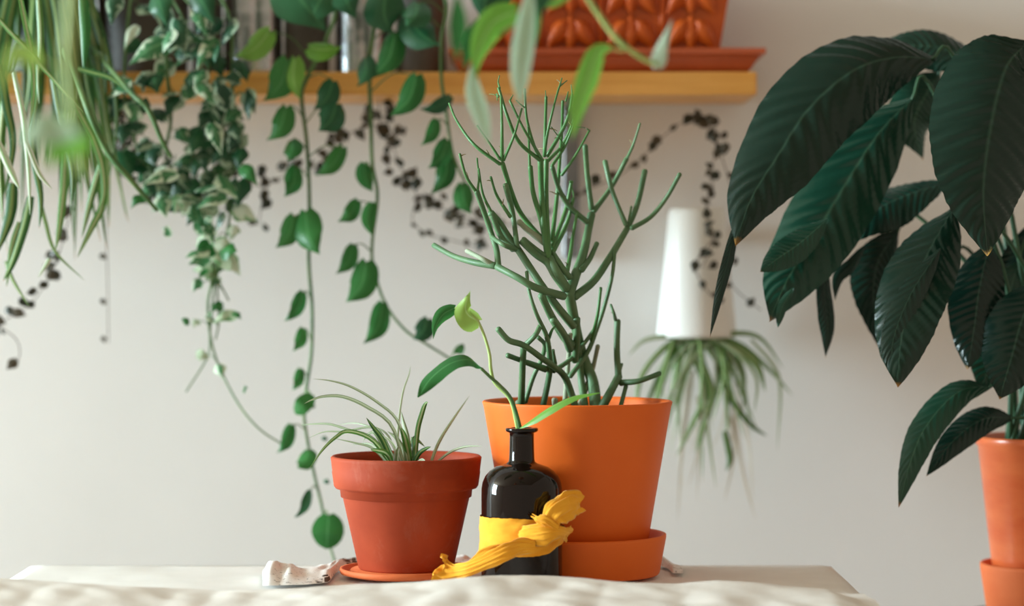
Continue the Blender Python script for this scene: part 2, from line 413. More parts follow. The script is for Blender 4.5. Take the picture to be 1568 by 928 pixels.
def front_cloth():
    V, Fc = [], []
    y0, y1 = 2.26, 2.625; YR = 2.56
    nx, ny = 220, 60
    for j in range(ny+1):
        Y = y0+(y1-y0)*j/ny
        for i in range(nx+1):
            x = -.545+(.352+.545)*i/nx
            px = 784+x*F/YR
            h = (HY+.331*F/YR-interp(RID, px))*YR/F      # ridge height over the table
            h = max(h, .004)
            yr = YR+.012*math.sin(px*.009)+.008*math.sin(px*.023+1)
            d = Y-yr
            k = math.exp(-(d/.030)**2) if d > 0 else .45+.55*math.exp(-(d/.06)**2)
            wr = noise.noise(Vector((x*11, Y*16, 5)))*.004+noise.noise(Vector((x*30+Y*20, Y*38, 9)))*.0026
            wr += .003*abs(noise.noise(Vector((x*18-Y*9, Y*9+x*6, 2))))
            fade = min(1, (y1-Y)/.03)
            z = TZ+.0035+h*k*1.0+wr*(.35+.65*min(1, abs(d)/.03))*fade*(.9 if d < 0 else .4)
            z = max(z, TZ+.0032)
            V.append(Vector((x+.004*noise.noise(Vector((0, Y*12, 1))), Y, z)))
    w_ = nx+1
    for j in range(ny):
        for i in range(nx): Fc.append((j*w_+i, j*w_+i+1, (j+1)*w_+i+1, (j+1)*w_+i))
    return tag(obj('crumpled_cloth', V, Fc, M['linen_front']), 'crumpled cream linen cloth bunched along the front of the table', 'cloth')
front_cloth()
def pattern_cloth():
    """rumpled patterned scarf lying behind the pots"""
    V, Fc, UV = [], [], []
    x0, x1 = 402, 1046
    HT = [(402, 0), (410, 24), (425, 30), (440, 22), (455, 13), (470, 9), (485, 13), (505, 15), (525, 17), (560, 10), (640, 8), (700, 15), (720, 9), (760, 5), (860, 5),
          (990, 6), (1012, 17), (1022, 12), (1036, 6), (1046, 0)]
    nx, ny = 200, 14
    for i in range(nx+1):
        px = x0+(x1-x0)*i/nx
        for j in range(ny+1):
            v = j/ny
            # lies towards the camera at its left end, behind the saucers further on
            near = interp([(402, 2.69), (470, 2.70), (503, 2.72), (514, 2.80), (528, 2.86), (560, 2.872), (1004, 2.889), (1024, 2.84), (1030, 2.80), (1046, 2.80)], px)
            far = interp([(402, 2.83), (470, 2.84), (560, 2.893), (980, 2.898), (1020, 2.895), (1046, 2.87)], px)
            Y = near+(far-near)*v
            h = sz(interp(HT, px), Y)*math.sin(math.pi*min(1, max(0, v)))**.8
            h *= .8+.4*noise.noise(Vector((px*.05, v*3, 1)))
            h += .004*abs(noise.noise(Vector((px*.06, v*5, 7))))*math.sin(math.pi*v)
            q = P(px, 0, Y); q.z = TZ+.0035+max(h, 0)
            V.append(q); UV.append((i/nx, v))
    w_ = ny+1
    for i in range(nx):
        for j in range(ny): Fc.append((i*w_+j, (i+1)*w_+j, (i+1)*w_+j+1, i*w_+j+1))
    return tag(obj('patterned_cloth', V, Fc, M['pattern'], None, UV), 'rumpled white scarf with dark checked print behind the table pots', 'scarf')
pattern_cloth()

# ------------------------------------------------------------------ table pots
TT = TZ+.0036
def zpx(y, Y): return ZC-(y-HY)*Y/F
# big pot
BY = 2.80; BX = (884-784)/F*BY
k = BY/F
sa = tag(lathe('pot_saucer', [(0, TT), (124*k, TT), (126*k, TT+.002), (136*k, zpx(821, BY)), (136*k, zpx(817, BY)), (133.5*k, zpx(816, BY)), (129*k, zpx(818, BY)), (119*k, TT+.012), (0, TT+.010)], BX, BY, M['terra_big'], seg=96),
         'deep smooth terracotta saucer under the large orange pot', 'saucer')
big = thing('pencil_cactus', 'branching green pencil cactus in the large smooth orange terracotta pot', 'potted plant', (BX, BY, TT+.0105))
zb = TT+.0112
lathe('pot', [(0, zb), (101*k, zb), (103*k, zb+.002), (143.5*k, zpx(622, BY)), (145.5*k, zpx(616, BY)), (145.5*k, zpx(615, BY)), (144*k, zpx(613.5, BY)), (139*k, zpx(613.5, BY)), (136*k, zpx(618, BY)), (127*k, zpx(660, BY)), (126*k, zpx(668, BY))], BX, BY, M['terra_big'], big, seg=96)
lathe('soil', [(0, zpx(630, BY)), (60*k, zpx(631, BY)), (131.5*k, zpx(633, BY)), (129*k, zpx(645, BY)), (0, zpx(645, BY))], BX, BY, M['soil'], big, seg=48, wob=.004)
# small pot
SY = 2.785; SX = (622-784)/F*SY; k2 = SY/F
tag(lathe('pot_saucer', [(0, TT), (88*k2, TT), (90*k2, TT+.001), (100*k2, zpx(877, SY)), (102*k2, zpx(873, SY)), (101*k2, zpx(868.5, SY)), (97*k2, zpx(868.5, SY)), (92*k2, zpx(878, SY)), (84*k2, TT+.007), (0, TT+.006)], SX, SY, M['terra_saucer'], seg=96),
    'shallow terracotta saucer under the small rimmed pot', 'saucer')
sp = thing('spider_plant', 'small spider plant in the weathered rimmed terracotta pot on the table', 'potted plant', (SX, SY, TT+.0065))
zs = TT+.0068
lathe('pot', [(0, zs), (71*k2, zs), (73*k2, zs+.002), (99*k2, zpx(752, SY)), (101*k2, zpx(748.5, SY)), (108*k2, zpx(746.5, SY)), (110.5*k2, zpx(743, SY)), (113.5*k2, zpx(722, SY)), (113*k2, zpx(720, SY)), (115*k2, zpx(704, SY)), (115.5*k2, zpx(700, SY)), (113*k2, zpx(697.5, SY)), (109*k2, zpx(698, SY)), (106*k2, zpx(706, SY)), (100*k2, zpx(760, SY))], SX, SY, M['terra_small'], sp, seg=96)
lathe('soil', [(0, zpx(711, SY)), (104*k2, zpx(713, SY)), (102*k2, zpx(722, SY)), (0, zpx(722, SY))], SX, SY, M['soil'], sp, seg=48, wob=.004)

# spider plant blades : crop of the photo at 480,570 scale 6.1875
def C(ox, oy, f): return lambda x, y: (ox+x/f, oy+y/f)
c7 = C(480, 570, 6.1875)
BL = [ # path, half width px, depth offset at tip, material
 ([(900, 800), (810, 480), (620, 290), (370, 140), (170, 80), (-10, 62)], 2.6, -.03, 'spider_pale'),
 ([(860, 800), (740, 500), (500, 320), (280, 228), (100, 225), (-20, 262), (-90, 300)], 3.1, -.07, 'spider_pale'),
 ([(740, 810), (560, 640), (330, 555), (200, 620), (80, 740), (-30, 900)], 3.4, -.10, 'spider'),
 ([(760, 800), (560, 620), (320, 540), (150, 490), (-10, 490), (-130, 500)], 2.0, .04, 'spider_pale'),
 ([(820, 790), (700, 590), (520, 510), (380, 480), (220, 500)], 1.6, .06, 'spider_pale'),
 ([(800, 800), (640, 570), (520, 520), (300, 560), (100, 565), (-60, 630)], 1.7, .03, 'spider_pale'),
 ([(720, 820), (560, 720), (400, 670), (190, 625)], 1.9, -.05, 'spider_pale'),
 ([(700, 740), (560, 690), (360, 685)], 1.6, .05, 'spider_pale'),
 ([(800, 830), (800, 600), (815, 400), (850, 180), (905, 20), (920, -60)], 1.8, .05, 'spider_white'),
 ([(930, 810), (890, 620), (850, 470), (830, 370)], 3.4, .02, 'spider_pale'),
 ([(920, 830), (870, 640), (830, 520)], 5.2, -.02, 'spider'),
 ([(760, 790), (660, 640), (570, 520), (500, 430)], 4.6, -.01, 'spider_dark'),
 ([(960, 780), (985, 560), (1030, 380), (1060, 300), (1085, 285)], 4.0, -.02, 'spider'),
 ([(1105, 840), (1190, 660), (1320, 450), (1480, 220)], 2.6, .05, 'spider_pale'),
 ([(1140, 835), (1290, 760), (1440, 705), (1600, 700)], 2.0, -.05, 'spider_pale'),
 ([(940, 830), (1000, 770), (1060, 725), (1115, 705)], 3.4, -.03, 'spider_dark'),
 ([(960, 760), (950, 640), (985, 640), (1060, 710)], 3.6, .03, 'spider_dark'),
 ([(760, 830), (690, 770), (600, 740), (540, 735)], 4.2, -.05, 'spider'),
 ([(740, 720), (600, 590), (520, 580), (470, 655)], 3.2, .03, 'spider_pale'),
 ([(780, 840), (790, 760), (800, 700)], 4.6, -.04, 'spider_white'),
 ([(860, 840), (840, 720), (780, 620), (700, 560)], 3.6, .01, 'spider_pale'),
 ([(880, 840), (900, 740), (930, 650), (925, 610)], 3.0, .02, 'spider'),
 ([(830, 840), (760, 690), (650, 590)], 3.4, -.02, 'spider_white'),
 ([(970, 840), (1020, 830), (1060, 840)], 2.4, -.06, 'spider_white'),
 ([(1010, 840), (970, 720), (985, 640)], 2.6, .0, 'spider_white'),
]
for path, hw, dz, m in BL:
    n = len(path); pts = []
    for i, q in enumerate(path):
        x, y = c7(*q); t = i/(n-1)
        pts.append(P(x, y+ (2 if i == 0 else 0), SY-.012+dz*t+R(-.004, .004)*(i == 0)))
    pts[0].z = min(pts[0].z, zpx(711, SY))
    leaf('leaf', pts, sz(hw, SY), M[m], sp, 'blade', roll=R(-.5, .5), fold=.35, nu=22, nv=4)

# ------------------------------------------------------------------ pencil cactus branches
c5 = C(640, 100, 3.093); c6 = C(640, 360, 3.093)
def dep(x, y):
    return BY + .055*math.sin((x-884)*.016+.4)*min(1, (625-y)/160+.15) + .030*math.sin(y*.021+x*.009)
EU = []   # (crop, pts, width at start, width at end (crop px), material)
A5 = lambda w1, w2, m, *p: EU.append((c5, p, w1, w2, m))
A6 = lambda w1, w2, m, *p: EU.append((c6, p, w1, w2, m))
g, t_, p_ = 'euph', 'euph_top', 'euph_pale'
A6(60, 50, g, (845, 815), (828, 700), (790, 600), (765, 520), (742, 410), (715, 270))
A6(58, 34, g, (850, 800), (835, 720))
A6(40, 34, g, (735, 430), (660, 340), (580, 230), (475, 70), (430, 10), (385, -60), (345, -105))
A6(44, 38, g, (725, 520), (690, 480), (640, 400), (605, 330), (585, 285))
A6(38, 34, g, (690, 290), (560, 250), (470, 200), (375, 150))
A6(34, 26, g, (365, 145), (270, 130), (170, 100), (75, 48))
A6(26, 22, p_, (355, 140), (300, 110), (232, 75))
A6(30, 26, g, (380, 145), (372, 70), (350, 0), (320, -90), (278, -208))
A6(42, 32, g, (700, 255), (650, 190), (612, 130), (560, 95), (492, 30))
A6(28, 24, g, (600, 100), (550, 60), (500, 18))
A6(46, 40, g, (700, 250), (655, 170), (625, 110))
A6(34, 30, g, (715, 200), (680, 150), (640, 90))
A6(22, 16, t_, (705, 180), (722, 90), (735, 0), (755, -110))
A6(26, 22, g, (720, 200), (690, 160), (665, 120))
A6(50, 40, g, (718, 270), (750, 180), (785, 80), (808, -30), (822, -100))
A6(30, 24, g, (775, 165), (815, 110), (848, 38))
A6(40, 28, g, (742, 292), (830, 220), (900, 120), (955, 30), (1000, -50), (1040, -150), (1075, -305))
A6(24, 18, g, (720, 670), (800, 560), (845, 450), (885, 330), (920, 190), (936, 60), (960, 20))
A6(20, 16, t_, (822, 500), (850, 380), (866, 250))
A6(24, 20, g, (640, 645), (720, 590), (790, 510), (840, 440))
A6(30, 18, g, (585, 812), (622, 660), (622, 560), (608, 475), (560, 370), (525, 260), (515, 175))
A6(16, 10, t_, (620, 490), (635, 450), (656, 425))
A6(34, 30, g, (755, 812), (700, 680), (640, 620), (590, 585), (500, 522), (430, 498), (380, 445))
A6(28, 26, g, (512, 518), (555, 475), (578, 432))
A6(36, 32, g, (488, 812), (494, 660), (500, 530))
A6(34, 26, g, (605, 635), (520, 605), (425, 570))
A6(24, 22, g, (508, 790), (545, 675), (585, 590), (600, 520), (570, 485))
A6(36, 36, g, (742, 595), (752, 500), (752, 395))
A6(26, 22, p_, (692, 812), (712, 600), (722, 470))
A6(28, 22, p_, (752, 814), (822, 650), (852, 525))
A6(20, 16, g, (650, 610), (640, 545))
A6(38, 36, g, (795, 812), (775, 700), (765, 590), (752, 520))
A6(40, 38, g, (720, 540), (690, 470), (640, 400))
A6(18, 14, g, (935, 400), (928, 370), (913, 330))
A6(34, 32, g, (950, 670), (942, 550), (945, 405))
A6(46, 40, g, (855, 815), (905, 755), (950, 670))
A6(32, 26, g, (960, 700), (1050, 690), (1145, 655))
A6(24, 22, g, (952, 812), (985, 715))
A6(16, 14, g, (952, 660), (966, 610))
A6(24, 30, p_, (470, 810), (476, 790))
A6(24, 30, p_, (648, 800), (648, 778))
# upper tiers
A5(30, 30, g, (452, 872), (395, 815), (348, 698))
A5(26, 28, g, (470, 860), (448, 700), (415, 568))
A5(18, 12, t_, (438, 718), (375, 620), (345, 530))
A5(16, 13, t_, (275, 598), (228, 525), (198, 420))
A5(12, 8, t_, (283, 590), (288, 530), (280, 440))
A5(15, 9, t_, (345, 692), (308, 610), (288, 490))
A5(26, 22, g, (462, 872), (405, 850), (348, 812))
A5(34, 28, p_, (600, 840), (520, 780), (478, 740))
A5(28, 24, t_, (600, 835), (540, 770), (480, 690), (440, 590), (400, 465))
A5(17, 11, t_, (388, 468), (265, 375), (185, 265), (148, 180))
A5(13, 8, t_, (388, 445), (340, 370), (280, 285))
A5(17, 13, t_, (398, 450), (398, 300), (394, 150))
A5(15, 10, t_, (405, 450), (458, 325), (492, 205))
A5(20, 15, t_, (575, 447), (480, 365), (425, 245), (382, 108))
A5(16, 12, t_, (590, 450), (545, 375), (495, 290), (435, 168))
A5(16, 12, t_, (582, 445), (550, 380), (515, 250), (505, 112))
A5(19, 14, t_, (600, 430), (603, 300), (607, 150))
A5(16, 10, t_, (598, 430), (612, 330), (642, 200), (668, 105))
A5(19, 14, t_, (612, 430), (688, 300), (718, 220), (732, 142))
A5(18, 10, t_, (618, 450), (690, 370), (748, 240), (800, 148))
A5(16, 10, t_, (635, 475), (695, 385), (752, 250))
A5(34, 28, t_, (618, 915), (600, 790), (585, 600), (580, 448))
A5(26, 24, t_, (620, 900), (608, 650), (608, 450))
A5(28, 24, t_, (606, 830), (580, 720), (545, 600), (532, 480))
A5(14, 10, t_, (530, 490), (526, 390), (522, 290))
A5(22, 14, t_, (635, 830), (660, 600), (680, 330), (686, 170))
A5(16, 11, t_, (680, 520), (748, 425), (812, 308))
A5(22, 18, t_, (636, 860), (695, 700), (728, 550))
A5(24, 18, t_, (636, 890), (705, 750), (735, 630))
A5(28, 24, g, (800, 742), (718, 670), (668, 585), (636, 482))
A5(28, 27, g, (822, 680), (802, 520), (792, 382))
A5(26, 24, g, (832, 692), (920, 570), (988, 442))
A5(16, 11, g, (990, 440), (1020, 375), (1052, 275))
A5(24, 26, g, (985, 755), (920, 595), (886, 455))
A5(24, 22, g, (1012, 772), (1100, 720), (1175, 630), (1240, 515))
A5(14, 12, g, (998, 745), (1010, 670))
A5(9, 5, t_, (388, 108), (380, 80), (386, 48)); A5(8, 5, t_, (505, 200), (480, 180), (465, 165)); A5(7, 4, t_, (607, 160), (604, 120))
A5(9, 6, t_, (668, 108), (682, 60)); A5(7, 5, t_, (672, 100), (706, 72)); A5(8, 5, t_, (732, 142), (726, 92)); A5(8, 5, t_, (435, 168), (450, 140))
A5(7, 5, t_, (695, 380), (632, 292)); A5(9, 6, t_, (700, 170), (712, 125)); A5(9, 5, t_, (745, 290), (790, 296)); A5(8, 5, t_, (720, 550), (735, 600), (738, 640))
A5(9, 6, t_, (148, 180), (160, 210), (164, 212)); A5(8, 5, t_, (380, 150), (372, 135), (376, 165)); A5(8, 6, t_, (812, 308), (800, 300))
branches = []
for i, (cr, pts, w1, w2, m) in enumerate(EU):
    q = [cr(*p) for p in pts]; n = len(q); off = R(-.018, .018) if n > 2 else 0
    W = []
    for j, (x, y) in enumerate(q):
        W.append(P(x, y, dep(x, min(y, 620))+off*math.sin(math.pi*j/(n-1))))
        if y > 617: W[-1] = P(x, y+10, dep(x, 620)+off*math.sin(math.pi*j/(n-1)))
    f = BY/F/3.093/2
    o = tube('branch', W, [w1*f*1.03, w1*f*.94, (w1+w2)/2*f*.95, w2*f*.95, w2*f*1.0], M[m], big, seg=10, sub=5)
    branches.append((o, W, w2))
# dried leaflets on the young branches
for o, W, w2 in branches:
    if w2 > 20 or R(0, 1) < .55: continue
    for _ in range(random.choice((1, 1, 2))):
        k_ = random.randrange(len(W)-1); p = W[k_].lerp(W[k_+1], R(.2, .95))
        d = Vector((R(-1, 1), R(-.5, .5), R(-.2, .9))).normalized()*R(.004, .010)
        tube('leaflet', [p, p+d*.6+Vector((0, 0, .0006)), p+d], [.0007, .0006, .0003], M['thread'], o, seg=5, sub=2)

# ------------------------------------------------------------------ bottle, cutting, mustard cloth
OY = 2.685; OX = (799-784)/F*OY; kb = OY/F
lathe_prof = [(0, TT), (58*kb, TT), (61*kb, TT+.002), (62*kb, TT+.006)]
for (r, y) in ((62, 760), (61.8, 748), (60, 738), (56, 729), (49, 721), (40, 715), (30, 711.5), (24, 709.5), (20.5, 707), (19.5, 703), (19, 690), (18.6, 668), (19, 662.5), (23.5, 661), (25, 659), (25, 656.5), (23.5, 655), (17, 655), (15.5, 658), (15, 690), (15, 700)):
    lathe_prof.append((r*kb, zpx(y, OY)))
bo = tag(lathe('glass_bottle', lathe_prof, OX, OY, M['bottle'], seg=96), 'dark brown glass apothecary bottle with narrow neck, mustard cloth tied round it', 'bottle')

cut = thing('pothos_cutting', 'green pothos cutting standing in the dark glass bottle', 'plant cutting', (OX, OY, zpx(690, OY)))
def path6(pts, Y0, Y1=None):
    Y1 = Y0 if Y1 is None else Y1; n = len(pts)
    return [P(*c6(*p), Y0+(Y1-Y0)*i/(n-1)) for i, p in enumerate(pts)]
tube('stem', path6([(495, 1010), (470, 905), (438, 780), (365, 700), (346, 640), (338, 560), (312, 470), (282, 400)], OY, OY-.02), [.0022, .002, .0017, .0013], M['vine_pale'], cut, sub=6)
tube('stem', path6([(500, 1010), (478, 890), (440, 775), (385, 710), (345, 675), (300, 632)], OY, OY-.03), [.0022, .002, .0018, .0016], M['vine'], cut, sub=6)
leaf('leaf', path6([(282, 405), (240, 380), (225, 340), (248, 262)], OY-.02, OY-.03), sz(20, OY), M['pothos_lime'], cut, 'heart', face=(.3, -1, .5), fold=.5, wave=.002, label='curled lime young leaf')
leaf('leaf', path6([(175, 345), (120, 375), (85, 430), (72, 495)], OY-.02, OY-.035), sz(11, OY), M['pothos'], cut, 'heart', fold=.5, face=(.5, -1, .3))
tube('stem', path6([(282, 405), (230, 365), (175, 345)], OY-.02), [.001, .0009], M['vine_pale'], cut, seg=6)
leaf('leaf', path6([(302, 628), (240, 590), (150, 610), (60, 680), (0, 770)], OY-.03, OY-.07), sz(20, OY), M['pothos'], cut, 'lance', face=(-.1, -.55, 1), fold=.12, wave=.002, nu=20, nv=8)
leaf('leaf', path6([(480, 915), (540, 875), (630, 815), (740, 765), (870, 745)], OY-.012, OY-.05), sz(11, OY), M['pothos_light'], cut, 'slim', face=(0, -.6, 1), fold=.4, nu=20)

# mustard cloth
def scrunch(name, pts, hws, parent, flat=.5, lobes=4, twist=3.0, amp=.2, seg=72, sub=9, face=(0, -1, 0), openend=True):
    c = catmull(pts, sub); n = len(c); V, Fc = [], []
    face = Vector(face)
    for i, p in enumerate(c):
        u = i/(n-1); t = (c[min(i+1, n-1)]-c[max(i-1, 0)]).normalized()
        s = t.cross(face).normalized(); d = s.cross(t)
        w_ = lerp_list(hws, u)
        for j in range(seg):
            a = 2*math.pi*j/seg
            rr = 1+amp*(1.2-2.2*abs(math.sin(lobes*a/1.0+twist*u)))+.6*amp*(.8-1.6*abs(math.sin((lobes+3)*a-1.4*twist*u+1)))+.22*noise.noise(Vector((math.cos(a)*2, math.sin(a)*2, u*6)))
            V.append(p+s*(w_*rr*math.cos(a))+d*(w_*flat*rr*math.sin(a))+t*(.004*math.sin(3*a+1)*(u > .93)))
    for i in range(n-1):
        for j in range(seg): Fc.append((i*seg+j, i*seg+(j+1) % seg, (i+1)*seg+(j+1) % seg, (i+1)*seg+j))
    return obj(name, V, Fc, M['mustard'], parent)
cl = thing('mustard_cloth', 'frayed mustard yellow cloth strip knotted around the dark bottle', 'cloth', (OX, OY, zpx(845, OY)))
def band():
    V, Fc = [], []
    na, nz = 120, 22
    for i in range(na+1):
        th = math.pi*2*i/na         # 0 = right, going towards the camera
        sx = math.cos(th); front = math.sin(th)
        pxx = 799+62*sx
        if front >= 0:
            top = interp([(735, 789), (790, 788), (815, 790), (835, 797), (852, 806), (863, 812)], pxx)
            bot = interp([(735, 846), (790, 846), (815, 846), (835, 842), (850, 832), (863, 824)], pxx)
        else:
            top = interp([(735, 789), (863, 806)], pxx); bot = interp([(735, 846), (863, 828)], pxx)
        for j in range(nz+1):
            v = j/nz
            k_ = max(0, front)*max(0, (sx+.35)/1.35)
            r = 62*kb+.0022+.0016*math.sin(v*11+th*3.2+1)*(.25+k_)+.0035*k_*abs(math.sin(v*9-th*4))+.0012*noise.noise(Vector((th*3, v*6, 1)))
            y = top+(bot-top)*v+1.2*noise.noise(Vector((th*9, v, 4)))*(v < .05 or v > .95)
            V.append(Vector((OX+r*sx, OY-r*front, zpx(y, OY))))
    w_ = nz+1
    for i in range(na):
        for j in range(nz): Fc.append((i*w_+j, i*w_+j+1, (i+1)*w_+j+1, (i+1)*w_+j))
    return obj('band', V, Fc, M['mustard'], cl)
band()
c8 = C(650, 740, 5.8)
def path8(pts, Ys): return [P(*c8(*p), y) for p, y in zip(pts, Ys)]
f8 = OY/F/5.8
scrunch('knot', path8([(800, 470), (900, 470), (1050, 450), (1170, 430), (1240, 440), (1280, 450)], [2.648, 2.638, 2.631, 2.632, 2.640, 2.650]), [x*f8 for x in (30, 85, 92, 52, 46, 70)], cl, flat=.26, lobes=5, twist=3, amp=.14)
scrunch('tail', path8([(1160, 425), (1130, 350), (1170, 275), (1250, 215), (1320, 180), (1390, 165)], [2.636, 2.634, 2.632, 2.638, 2.645, 2.650]), [x*f8 for x in (30, 70, 108, 122, 112, 84)], cl, flat=.36, lobes=4, twist=1.5, amp=.15)
scrunch('tail', path8([(1180, 400), (1080, 330), (1010, 320), (975, 300)], [2.632, 2.629, 2.630, 2.632]), [x*f8 for x in (40, 45, 30, 14)], cl, flat=.4, lobes=3, twist=2)
scrunch('tail', path8([(980, 560), (850, 560), (720, 610), (560, 690), (400, 760), (280, 790), (180, 790), (125, 770)], [2.632, 2.628, 2.620, 2.622, 2.630, 2.640, 2.645, 2.645]), [x*f8 for x in (50, 62, 70, 58, 58, 70, 112, 138)], cl, flat=.38, lobes=5, twist=3.5, amp=.16)
scrunch('tail', path8([(700, 580), (600, 590), (500, 630), (420, 690)], [2.632, 2.630, 2.632, 2.636]), [x*f8 for x in (26, 36, 34, 12)], cl, flat=.4, lobes=3, twist=2)

# ------------------------------------------------------------------ shelf
HYF = 3.20
zt = zpx(110, HYF); zu = zpx(145, HYF)
tag(box('wall_shelf', -1.2, sz(1159-784, HYF), HYF, WY-.001, zu, zt, M['pine'], bev=.0015), 'orange varnished pine wall shelf above the table', 'shelf')
bk = thing('shelf_bracket', 'grey steel shelf bracket on the wall behind the pencil cactus', 'bracket', (sz(878-784, 3.36), WY, zpx(395, 3.36)))
bx0, bx1 = sz(862-784, 3.36), sz(886-784, 3.36)
box('upright', bx0, bx1, WY-.022, WY-.001, zpx(395, 3.36), zu-.0065, M['bracket'], bk, bev=.002)
box('arm', bx0+.003, bx1-.003, HYF+.02, WY-.001, zu-.006, zu-.0005, M['bracket'], bk)
for yy in (200, 360): lathe('screw', [(0, 0), (.003, 0), (.003, .0015), (0, .002)], 0, 0, M['tin'], bk, seg=10).matrix_local = Matrix.Translation(Vector(((bx0+bx1)/2, WY-.022, zpx(yy, 3.36)))-BASE[bk.name]) @ Matrix.Rotation(math.pi/2, 4, 'X') @ Matrix.Translation(BASE[bk.name])

# ornate planter on tray
tr = thing('planter_tray', 'red-brown glazed rectangular tray under the ornate orange planter', 'tray', (sz(930-784, 3.28), 3.28, zt))
def rect_loft(name, rings, mat, parent):
    V, Fc = [], []
    for (x0, x1, y0, y1, z) in rings: V += [Vector((x0, y0, z)), Vector((x1, y0, z)), Vector((x1, y1, z)), Vector((x0, y1, z))]
    for k_ in range(len(rings)-1):
        for j in range(4): Fc.append((k_*4+j, k_*4+(j+1) % 4, k_*4+4+(j+1) % 4, k_*4+4+j))
    Fc.append((3, 2, 1, 0)); e = len(V)-4; Fc.append((e, e+1, e+2, e+3))
    return obj(name, V, Fc, mat, parent, smooth=False)
X = lambda px, Y=3.21: sz(px-784, Y)
z0 = zt+.0005
rect_loft('tray_body', [(X(708), X(1146), 3.222, 3.352, z0), (X(700), X(1152), 3.216, 3.356, z0+.006), (X(694), X(1162), 3.211, 3.36, z0+.018), (X(692), X(1165), 3.209, 3.362, z0+.021), (X(687), X(1172), 3.2035, 3.366, z0+.0222), (X(687), X(1172), 3.2035, 3.366, z0+.0285), (X(689), X(1170), 3.205, 3.365, z0+.0295),
   (X(698), X(1160), 3.213, 3.357, z0+.0295), (X(712), X(1142), 3.226, 3.348, z0+.007)], M['terra_tray'], tr)
pl = thing('ornate_planter', 'orange terracotta trough with embossed leaf panels on the shelf tray', 'planter', (X(930), 3.285, z0+.0075))
zp0 = z0+.0078; zp1 = zp0+.135; yf0, yf1 = 3.240, 3.226
rect_loft('trough', [(X(752, 3.25), X(1096, 3.25), yf0, 3.334, zp0), (X(735, 3.25), X(1122, 3.25), yf1+.006, 3.34, zp1-.012), (X(732, 3.25), X(1126, 3.25), yf1-.001, 3.345, zp1-.01), (X(732, 3.25), X(1126, 3.25), yf1-.001, 3.345, zp1),
   (X(742, 3.25), X(1116, 3.25), yf1+.008, 3.336, zp1), (X(760, 3.25), X(1092, 3.25), yf0+.01, 3.326, zp0+.012)], M['terra_relief'], pl)
box('soil', X(752, 3.25), X(1104, 3.25), yf0+.002, 3.328, zp1-.03, zp1-.02, M['soil'], pl)
pz = lambda y: zpx(y, 3.235)
def yface(z): return yf0+(yf1+.006-yf0)*(z-zp0)/(zp1-.012-zp0)
for cx in (782, 874, 966, 1058):
    for tier, (yb, hgt) in enumerate(((76, 62), (22, 62))):
        for sgn in (-1, 0, 1):
            pts = []
            prof_pts = [(0, 0), (0, -18), (0, -36), (0, -hgt+8)] if sgn == 0 else [(5*sgn, -44), (17*sgn, -38), (30*sgn, -18), (38*sgn, 2)]
            for i, (dx, dy) in enumerate(prof_pts):
                q = P(cx+dx, yb+dy, 3.235); q.y = yface(q.z)-(.006+.008*math.sin(math.pi*min(1, (i+.4)/3.4)))
                pts.append(q)
            leaf('relief_leaf', pts, sz(17 if sgn == 0 else 17, 3.24), M['terra_relief'], pl, 'lance' if sgn == 0 else 'slim', face=(.35*sgn, -1, .2), fold=-.0 + .75, nu=12, nv=8, ripple=.0008, nrip=4)
for rx in (828, 920, 1012):
    q0 = P(rx-(930-rx)*-.0, 74, 3.235); q1 = P(rx+(rx-930)*.06, -30, 3.235)
    q0.y = yface(q0.z)-.002; q1.y = yface(q1.z)-.002
    tube('rib', [q0, q1], [.0042, .0042], M['terra_relief'], pl, seg=8, sub=2)

# tins and pots on the shelf that hold the hanging plants
def can(parent, cx, r, mat, h=.125, Y=3.285, ridges=True, flare=0.0):
    x = sz(cx-784, Y); rr = sz(r, Y); zz = zt+.0006
    prof = [(0, zz), (rr*.97, zz), (rr, zz+.003)]
    n = 26
    for i in range(1, n):
        u = i/n; prof.append((rr*(1+flare*u)*(1+(.010 if ridges and i % 4 in (0,) else 0)), zz+.003+(h-.006)*u))
    prof += [(rr*(1+flare)*1.025, zz+h-.002), (rr*(1+flare)*1.02, zz+h), (rr*(1+flare)*.97, zz+h), (rr*.95, zz+h-.03)]
    lathe('pot', prof, x, Y, mat, parent, seg=40)
    lathe('soil', [(0, zz+h-.012), (rr*(1+flare)*.955, zz+h-.014), (rr*.955, zz+h-.026), (0, zz+h-.026)], x, Y, M['soil'], parent, seg=24)
    return Vector((x, Y, zz+h))
def hang(name, label, cx, r, mat, Y=3.285, flare=0.0, h=.125, ridges=True, cat='potted plant'):
    t = thing(name, label, cat, (sz(cx-784, Y), Y, zt+.0006)); top = can(t, cx, r, mat, h, Y, ridges, flare); return t, top
potA, topA = hang('trailing_pothos', 'trailing green pothos in ribbed silver tin with its longest vine reaching the tabletop', 388, 44, M['tin'])
potB, topB = hang('trailing_pothos', 'trailing green pothos in silver tin whose vine bends toward the pencil cactus', 556, 42, M['tin'])
potC, topC = hang('trailing_pothos', 'short trailing pothos in dark tin next to the red-brown tray', 645, 38, M['dark_tin'])
potD, topD = hang('variegated_pothos', 'tangled cream-variegated trailing vine in wide dark tin on the shelf', 220, 66, M['dark_tin'], flare=.06)
potE, topE = hang('hanging_spider_plant', 'big striped spider plant spilling over the left end of the shelf', 72, 68, M['nursery'], flare=.12, ridges=False)
potF, topF = hang('tin_can', 'dark tin on the shelf between two silver tins of pothos', 470, 34, M['dark_tin'], cat='tin')
hang('tin_can', 'added narrow dark tin in place of dark foliage beside the ribbed silver tin', 318, 22, M['dark_tin'], cat='tin')  # added dark filler over the bright wall gap, in place of dark foliage

